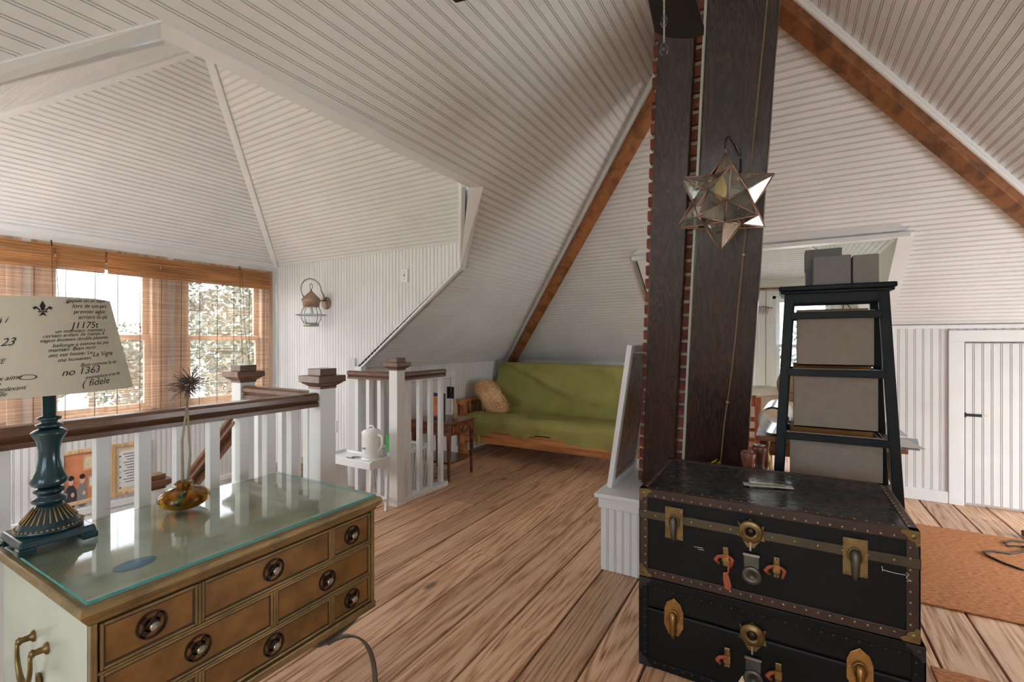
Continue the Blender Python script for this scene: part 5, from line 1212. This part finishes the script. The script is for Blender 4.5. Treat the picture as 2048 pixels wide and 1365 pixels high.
wb = thing('wicker_basket', 'white slatted basket behind the railing balusters', 'basket', (-2.93, 3.07, 0))
MB().box(bq[0] + .02, bq[1] - .02, bq[2] + .02, bq[3] - .02, 0, .012).build('base', 'lattice_white', wb)
for (x0_, y0_), (x1_, y1_) in (((bq[0], bq[2]), (bq[1], bq[2])), ((bq[1], bq[2]), (bq[1], bq[3])), ((bq[1], bq[3]), (bq[0], bq[3])), ((bq[0], bq[3]), (bq[0], bq[2]))):
    MB().bar((x0_, y0_, bq[4]), (x1_, y1_, bq[4]), .022, .022).build('rim', 'lattice_white', wb, bevel=.004)
    for k in range(12):
        f = (k + .5) / 12; x, y = x0_ + (x1_ - x0_) * f, y0_ + (y1_ - y0_) * f
        MB().bar((x, y, bq[4] - .008), (-2.93 + (x + 2.93) * .86, 3.07 + (y - 3.07) * .9, .004), .012, .008).build('slat', 'lattice_white', wb)
MB().box(bq[0] + .015, bq[1] - .015, bq[2] + .015, bq[3] - .015, bq[4] - .03, bq[4] - .02).build('tray', 'lattice_white', wb)
gb = tag(MB().box(-2.98, -2.82, 2.95, 3.06, bq[4] - .019, bq[4] + .13).build('tea_box', 'green_box', bevel=.002), 'bright green box standing in the white slatted basket', 'box')
# odds and ends glimpsed between the balusters, on the stair side of the boarded wall
tb_ = V((-3.34, 2.72, 0))
bt = thing('water_bottle', 'teal bottle on the floor near the boarded wall', 'bottle', tb_)
MB().lathe([(.033, 0), (.035, .01), (.035, .19), (.018, .225), (.016, .25)], tuple(tb_), 18).build('body', 'teal', bt)
MB().lathe([(.019, .25), (.019, .28), (0, .281)], tuple(tb_), 16, caps=False).build('cap', 'grey_plastic', bt)
for k in range(4):
    tag(MB().box(-3.80, -3.60, 2.55, 2.72, .001 + k * .062, .060 + k * .062).build('wicker_box', 'straw', bevel=.006), ['lowest', 'second', 'third', 'topmost'][k] + ' brown wicker box of the stack by the boarded wall', 'box', 'stacked wicker boxes')
# ---------------------------------------------------------------- black bin tower (ladder shelf)
hx = .207; ty = 2.73
ld = thing('bin_tower', 'black ladder shaped stand with three hanging canvas bins', 'shelf', (hx, 2.8, 0))
zt = 1.558; zbt = 0
def half(z): return .186 + (zt - z) * .052          # half width at height
MB().box(hx - .232, hx + .232, ty - .045, ty + .26, zt - .012, zt + .012).build('top_board', 'shelf_black', ld, bevel=.006)
MB().box(hx - .224, hx + .224, ty - .035, ty + .25, zt - .026, zt - .012).build('top_moulding', 'shelf_black', ld, bevel=.004)
for s_ in (-1, 1):
    MB().bar((hx + s_ * half(zt), ty, zt - .02), (hx + s_ * half(0), ty - .03, 0), .042, .028, up=(0, 1, 0)).build('front_leg', 'shelf_black', ld, bevel=.003)
    MB().bar((hx + s_ * (half(zt) - .01), ty + .20, zt - .02), (hx + s_ * (half(0) - .01), ty + .30, 0), .036, .028, up=(0, 1, 0)).build('back_leg', 'shelf_black', ld, bevel=.003)
MB().box(hx - half(zt), hx + half(zt), ty - .014, ty + .014, zt - .072, zt - .02).build('apron', 'shelf_black', ld, bevel=.003)
MB().box(hx - half(zt), hx + half(zt), ty + .19, ty + .21, zt - .072, zt - .02).build('apron', 'shelf_black', ld, bevel=.003)
tiers = [1.43, 1.15, .835]
for i, z in enumerate(tiers):
    hwid = half(z) - .012; yf = ty - .03 * (zt - z) / zt - .01; yb2 = ty + .20 + .1 * (zt - z) / zt
    MB().box(hx - hwid, hx + hwid, yf - .012, yf + .010, z - .022, z + .012).build('front_rail', 'shelf_black', ld, bevel=.003)
    MB().box(hx - hwid, hx + hwid, yb2 - .01, yb2 + .01, z - .022, z + .012).build('back_rail', 'shelf_black', ld, bevel=.003)
    for s_ in (-1, 1): MB().box(hx + s_ * hwid - .02, hx + s_ * hwid + .012, yf, yb2, z - .012, z + .010).build('side_rail', 'shelf_black', ld, bevel=.003)
    b = MB(); w0 = hwid - .028; d0 = yf + .016; d1 = yb2 - .03; zz0 = z - (.25 if i == 0 else .275); tk = .006; zt_ = z + .004
    b.box(hx - w0, hx + w0, d0, d0 + tk, zz0, zt_).box(hx - w0, hx + w0, d1 - tk, d1, zz0, zt_ + .03).box(hx - w0, hx - w0 + tk, d0 + tk, d1 - tk, zz0, zt_).box(hx + w0 - tk, hx + w0, d0 + tk, d1 - tk, zz0, zt_).box(hx - w0, hx + w0, d0, d1, zz0, zz0 + tk)
    bo = b.build('canvas_bin', 'fabric_bin', ld)
    MB().box(hx - w0 + tk, hx + w0 - tk, d1 - tk - .003, d1 - tk, zz0 + .01, zt_ + .028).build('bin_lining', 'bin_inside', bo)
    MB().box(hx - w0 - .004, hx + w0 + .004, d0 - .012, d0 + .002, zt_ - .004, zt_ + .012).build('bin_rim', 'fabric_bin', bo)
# boxes on top
def carton(label, xa, xb, ya_, yb_, z0, z1, mat, lid=None, nm='storage_box'):
    t = thing(nm, label, 'box', ((xa + xb) / 2, (ya_ + yb_) / 2, z0)); MB().box(xa, xb, ya_, yb_, z0 + .001, z1).build('body', mat, t, bevel=.003)
    if lid: MB().box(xa - .004, xb + .004, ya_ - .004, yb_ + .004, z1 - lid, z1 + .003).build('lid', mat, t, bevel=.003)
    return t
zz = zt + .012
p = onY(1626, 515, ty); q = onY(1701, 505, ty)
carton('grey square box, front left on top of the black bin tower', p.x, q.x, ty - .02, ty + .09, zz, onY(1660, 512, ty - .02).z, 'box_grey')
r_ = onY(1705, 510, ty); s2 = onY(1757, 506, ty)
carton('greige upright box, rightmost on top of the black bin tower', r_.x, s2.x, ty - .02, ty + .10, zz, onY(1730, 509, ty - .02).z, 'box_greige')
yq = ty + .12; a_ = onY(1612, 510, yq); c_ = onY(1682, 500, yq)
carton('grey lidded box behind the square box on the black bin tower', a_.x, c_.x, yq, yq + .12, zz, onY(1640, 500, yq).z, 'box_grey', lid=.10)
# ---------------------------------------------------------------- work table in the dormer
dx0, dx1, dy0, dy1, dzt = -.15, .56, 3.16, 3.95, .735
dk = thing('work_table', 'wooden work table with turned brass coloured legs under papers', 'table', ((dx0 + dx1) / 2, 3.5, 0))
MB().box(dx0, dx1, dy0, dy1, dzt - .03, dzt).build('table_top', 'desk_wood', dk, bevel=.004)
MB().box(dx0 + .06, dx1 - .06, dy0 + .05, dy1 - .05, dzt - .12, dzt - .03).build('apron', 'desk_wood', dk)
for x in (dx0 + .05, dx1 - .05):
    for y in (dy0 + .05, dy1 - .05):
        MB().lathe([(.016, 0), (.02, .03), (.014, .06), (.018, .2), (.024, .42), (.018, .50), (.026, .515), (.018, .53), (.027, .56), (.030, .60), (.022, .64), (.030, .66), (.032, .70), (.032, dzt - .03)], (x, y, 0), 18).build('leg', 'old_brass', dk)
def sheet(label, pts, z, mat='paper_white', curl=0, nm='paper_sheet'):
    a, b, c, d = [V((*p_, z)) for p_ in pts]
    f = lambda u, v: a.lerp(b, u).lerp(d.lerp(c, u), v) + V((0, 0, curl * (u * u) * v + .0006))
    g = lambda u, v: V(f(u, v)) + V((0, 0, .0012))
    return tag(MB().grid(f, 8, 8).grid(g, 8, 8).build(nm, mat), label, 'paper')
sheet('large bluish paper sheet overhanging the right end of the work table', [(.10, 3.17), (.60, 3.13), (.66, 3.50), (.12, 3.56)], dzt, 'paper_blue', .0)
sheet('white paper sheet lying on top of the bluish sheet', [(.16, 3.14), (.63, 3.16), (.60, 3.42), (.14, 3.40)], dzt + .004, 'paper_white')
sheet('white paper sheet with a lifted corner at the back of the work table', [(.20, 3.50), (.62, 3.52), (.60, 3.86), (.18, 3.84)], dzt + .008, 'paper_white', .03)
# rolled silver sheet on the table
rl = MB(); rc = V((-.06, 3.20, dzt + .095)); 
def roll(u, v):
    a = R(-70) + u * R(560); r_ = .088 - .018 * u
    return (rc.x + r_ * math.cos(a) + .02 * v, rc.y + .42 * v, rc.z - .008 + r_ * math.sin(a) + .002)
rl.grid(roll, 60, 6); tag(rl.build('rolled_sheet', 'silver_sheet'), 'curled silvery grey sheet lying on the work table', 'sheet')
bks = [('blue', .10, .018), ('white', .06, .022)]
tag(MB().box(-.02, .19, 3.62, 3.78, dzt + .001, dzt + .028).build('book', 'paper_blue', bevel=.002), 'thick pale blue book lying at the back of the work table', 'book')
tag(MB().box(.0, .17, 3.63, 3.77, dzt + .030, dzt + .052).build('book', 'cream_throw', bevel=.002), 'cream book lying on the pale blue book', 'book')
# chair at the table
chx = thing('ladder_back_chair', 'red brown wooden chair with horizontal back slats', 'chair', (-.42, 4.25, 0))
c0 = onY(1503, 795, 4.18); X1 = c0.x + .045
for x in (X1, X1 - .40):
    MB().bar((x, 4.20, c0.z), (x, 4.16, .46), .045, .032, up=(0, 1, 0)).bar((x, 4.16, .46), (x, 4.22, 0), .04, .034, up=(0, 1, 0)).build('back_post', 'cherry', chx, bevel=.003)
    MB().box(x - .02, x + .02, 4.54, 4.58, 0, .44).build('leg', 'cherry', chx, bevel=.003)
for z0_, z1_ in ((.78, .87), (.66, .70), (.58, .61), (.50, .53)):
    MB().box(X1 - .39, X1 - .01, 4.17, 4.19, z0_, z1_).build('back_slat', 'cherry', chx, bevel=.003)
MB().box(X1 - .42, X1 + .02, 4.16, 4.60, .43, .46).build('seat', 'cherry', chx, bevel=.006)
MB().box(X1 - .40, X1, 4.20, 4.22, .20, .24).build('stretcher', 'cherry', chx)
# upholstered armchair with a cream throw behind it
ac = thing('armchair', 'tan upholstered armchair with a cream throw over its back', 'armchair', (.05, 5.2, 0))
def backc(u, v):
    x = -.40 + .86 * u; top = .86 - .14 * (abs(u - .30)) ** 1.3
    return (x, 5.0 - .06 * math.sin(u * math.pi) + .05 * v, .30 + (top - .30) * v)
mbk = MB().grid(backc, 24, 10).grid(lambda u, v: V(backc(u, v)) + V((0, .16, 0)), 24, 10).grid(lambda u, v: V(backc(u, 1)) + V((0, .16 * v, .02 * math.sin(v * math.pi))), 24, 4)
mbk.grid(lambda u, v: V(backc(0, u)) + V((0, .16 * v, 0)), 6, 3).grid(lambda u, v: V(backc(1, u)) + V((0, .16 * v, 0)), 6, 3).build('back', 'tan_uphol', ac)
MB().box(-.40, .46, 5.15, 5.75, .20, .44).build('seat', 'tan_uphol', ac, bevel=.04)
for x in (-.46, .40): MB().box(x, x + .12, 5.10, 5.75, .18, .60).build('arm', 'tan_uphol', ac, bevel=.04)
for x in (-.38, .42):
    for y in (5.08, 5.70): MB().taper((x, y, 0), (x, y, .20), .03, .05).build('leg', 'mahogany', ac)
MB().grid(lambda u, v: V(backc(u * .98 + .01, .86 + .14 * min(1, v * 2))) + V((0, -.012 if v < .5 else (v - .5) * .36, .012 + .01 * math.sin(u * 20))), 30, 10).build('throw', 'cream_throw', ac)
# straw hat hanging on the chair's corner
h_ = onY(1576, 765, 4.90)
ht = thing('straw_hat', 'round brown straw hat resting against the armchair back', 'hat', h_)
hax = V((-.35, -.93, .12)).normalized()
MB().lathe([(.0, .075), (.06, .072), (.075, .05), (.08, .006), (.16, .0), (.16, .004), (.082, .012)], tuple(h_ + V((.06, 0, -.02))), 28, tuple(hax), caps=False).build('hat_body', 'straw', ht)
MB().lathe([(.0815, .006), (.081, .022), (.079, .03)], tuple(h_ + V((.06, 0, -.02))), 28, tuple(hax), caps=False).build('hat_band', 'bark', ht)
# two turned posts by the trunk
for k, (px, py, nm) in enumerate(((1497, 903, 'shorter'), (1520, 891, 'taller'))):
    yq = 2.56 + k * .085; p = onY(px, py, yq); H = p.z
    t = thing('turned_post', nm + ' turned brown wooden candle stand behind the trunks', 'candle stand', (p.x, yq, 0), group='turned wooden candle stands')
    MB().lathe([(.04, 0), (.042, .02), (.034, .035), (.02, .06), (.018, H * .5), (.026, H * .55), (.018, H * .6), (.02, H - .13), (.028, H - .115), (.019, H - .10), (.022, H - .08), (.030, H - .045), (.036, H - .012), (.030, H), (.012, H), (.010, H - .012), (0, H - .012)], (p.x, yq, 0), 24, caps=False).build('shaft', 'turned_wood', t)
    MB().lathe([(.010, 0), (.010, .002), (0, .002)], (p.x, yq, H - .0125), 12, caps=False).build('socket', 'dark_hole', t)
# curtain stick, feather garland and small things in the dormer
p = onY(1510, 578, YW - .05); q = onY(1585, 576, YW - .05)
tag(MB().tube([p - V((.55, 0, 0)), q], .012, 8).build('curtain_rod', 'hip_wood'), 'bare brown curtain stick over the dormer windows', 'rod')
p = onY(1528, 617, YW - .01)
fe = thing('feather_garland', 'brown feather garland hanging between the dormer windows', 'garland', p)
MB().tube([p + V((-.11, -.012, .015)), p + V((0, -.02, .02)), p + V((.10, -.012, .0))], .006, 6).build('stem', 'feather', fe)
for k in range(6): MB().bar(p + V((-.08 + k * .026, -.016, .012)), p + V((-.095 + k * .026, -.02, -.06 - .02 * (k % 2))), .012, .003).build('feather', 'feather', fe)
# wire rack glimpsed through the tower
wr = thing('wire_rack', 'small black wire rack hanging by the dormer window', 'rack', onY(1690, 616, YW - .01))
p = onY(1690, 614, YW - .01); cr = [p + V(q_) for q_ in ((-.16, 0, -.05), (-.02, 0, .03), (.03, 0, .02), (.08, 0, -.08), (-.13, 0, -.12))]
MB().tube(cr, .005, 6, close=True).build('rim', 'black_metal', wr); MB().tube([cr[1].lerp(cr[2], .2), cr[4].lerp(cr[3], .4)], .004, 6).build('wire', 'black_metal', wr)
# ---------------------------------------------------------------- rugs and cord on the right
def rug(label, x0, x1, y0, y1, th=.010):
    return tag(MB().box(x0, x1, y0, y1, .0015, th).build('sisal_rug', 'sisal', bevel=.004), label, 'rug')
rug('orange brown sisal rug in front of the small white crawl door', .57, 2.2, 3.02, 4.30)
rug('orange brown sisal rug end showing beside the lower trunk', .50, 1.9, 1.2, 2.45)
P_ = lambda x, y, z=.016: tuple(onz(x, y, z))
cpts = [P_(2048, 1141), P_(2010, 1128), P_(1975, 1112), P_(1966, 1104), P_(1985, 1103), P_(2020, 1108), P_(2055, 1102), P_(2048, 1094), P_(2015, 1093), P_(2008, 1086), P_(2025, 1082), P_(2060, 1086), P_(2075, 1075)]
tag(MB().tube(cpts, .0055, 6).build('extension_cord', 'cord_black'), 'dark green extension cord lying in loops on the sisal rug', 'cord')
adp = onz(2050, 1075, .012)
tag(MB().box(adp.x - .01, adp.x + .05, adp.y - .02, adp.y + .03, .0115, .05).build('power_adapter', 'cord_black', bevel=.005), 'dark power adapter on the sisal rug at the frame edge', 'adapter')
# ---------------------------------------------------------------- outside the windows
GZ = -5.2
tag(MB().box(-90, 60, -60, 110, GZ - .2, GZ).build('lawn', 'lawn'), kind='structure')
tag(MB().box(-60, -9, 3.0, 6.5, GZ, GZ + .02).build('driveway', 'asphalt'), kind='structure')
def tree(label, x, y, h, r, mat, n, seed, trunk=True):
    t = thing('tree', label, 'tree', (x, y, GZ)); rn = random.Random(seed)
    MB().tube([(x, y, GZ), (x + .1, y, GZ + h * .35), (x - .1, y + .1, GZ + h * .8)], [.22, .17, .05], 8).build('trunk', 'bark', t)
    mb = MB(); blobs = [(x + rn.uniform(-.6, .6) * r, y + rn.uniform(-.6, .6) * r, GZ + h * rn.uniform(.42, .88), r * rn.uniform(.35, .6)) for _ in range(12)]
    for k in range(n):
        bx_, by_, bz_, br = rn.choice(blobs); d = V((rn.gauss(0, 1), rn.gauss(0, 1), rn.gauss(0, 1))).normalized() * br * rn.random() ** .35
        c = V((bx_, by_, bz_)) + d; a = V((rn.gauss(0, 1), rn.gauss(0, 1), rn.gauss(0, 1))).normalized(); b = a.orthogonal().normalized(); s_ = rn.uniform(.10, .2)
        mb.add([c - a * s_, c + b * s_ * .5, c + a * s_, c - b * s_ * .5], [(0, 1, 2, 3)])
    k_ = mb.build('crown', mat, t); k_['kind'] = 'stuff'
tree('large grey green leafy tree outside the right hand turret window', -24, 14.8, 9.6, 4.0, 'leaf_green', 14000, 1)
tree('thin topped tree outside the middle turret window', -31, 10.0, 7.6, 3.0, 'leaf_green', 5000, 2)
tree('golden autumn tree low outside the middle turret window', -17, 7.2, 4.0, 1.9, 'leaf_autumn', 6000, 3)
tree('dark green tree outside the left turret window', -19, 2.2, 6.4, 2.4, 'leaf_green', 8000, 4)
tree('tall tree beyond the right hand far dormer window', 3.0, 27, 8.0, 3.2, 'leaf_green', 6000, 6)
tree('broad tree beyond the left hand far dormer window', -6.5, 30, 7.4, 3.2, 'leaf_green', 6000, 7)
hs = thing('house', 'grey neighbouring house with a row of white windows beyond the trees', 'house', (-52, 20, GZ))
MB().box(-57, -49, 13, 27, GZ, GZ + 5.6).build('walls', 'siding', hs)
MB().prism([(-57.5, 12.6, GZ + 5.6), (-48.5, 12.6, GZ + 5.6), (-53, 12.6, GZ + 8.2)], (0, 14.8, 0)).build('roof', 'shingle', hs)
for k in range(5):
    y = 14.3 + k * 2.6; wn = MB().box(-49, -48.93, y, y + 1.1, GZ + 3.3, GZ + 4.9).build('window', 'white_trim', hs); MB().box(-48.94, -48.91, y + .1, y + 1.0, GZ + 3.4, GZ + 4.8).build('window_glass', 'house_glass', wn)
# porch roof just below the turret windows with its white edge board
pr = thing('porch_roof', 'low grey porch roof with a white edge board below the turret windows', 'roof', (-6.2, 1.8, -.1))
MB().box(-7.6, -4.66, -1.0, 1.15, -.10, -.02).build('deck', 'shingle', pr); MB().box(-7.6, -4.66, 1.15, 1.22, -.16, .06).build('edge_board', 'pvc_white', pr)
for x in (-7.5, -4.8): MB().box(x, x + .1, 1.0, 1.1, GZ, -.10).box(x, x + .1, -.9, -.8, GZ, -.10).build('post', 'pvc_white', pr)
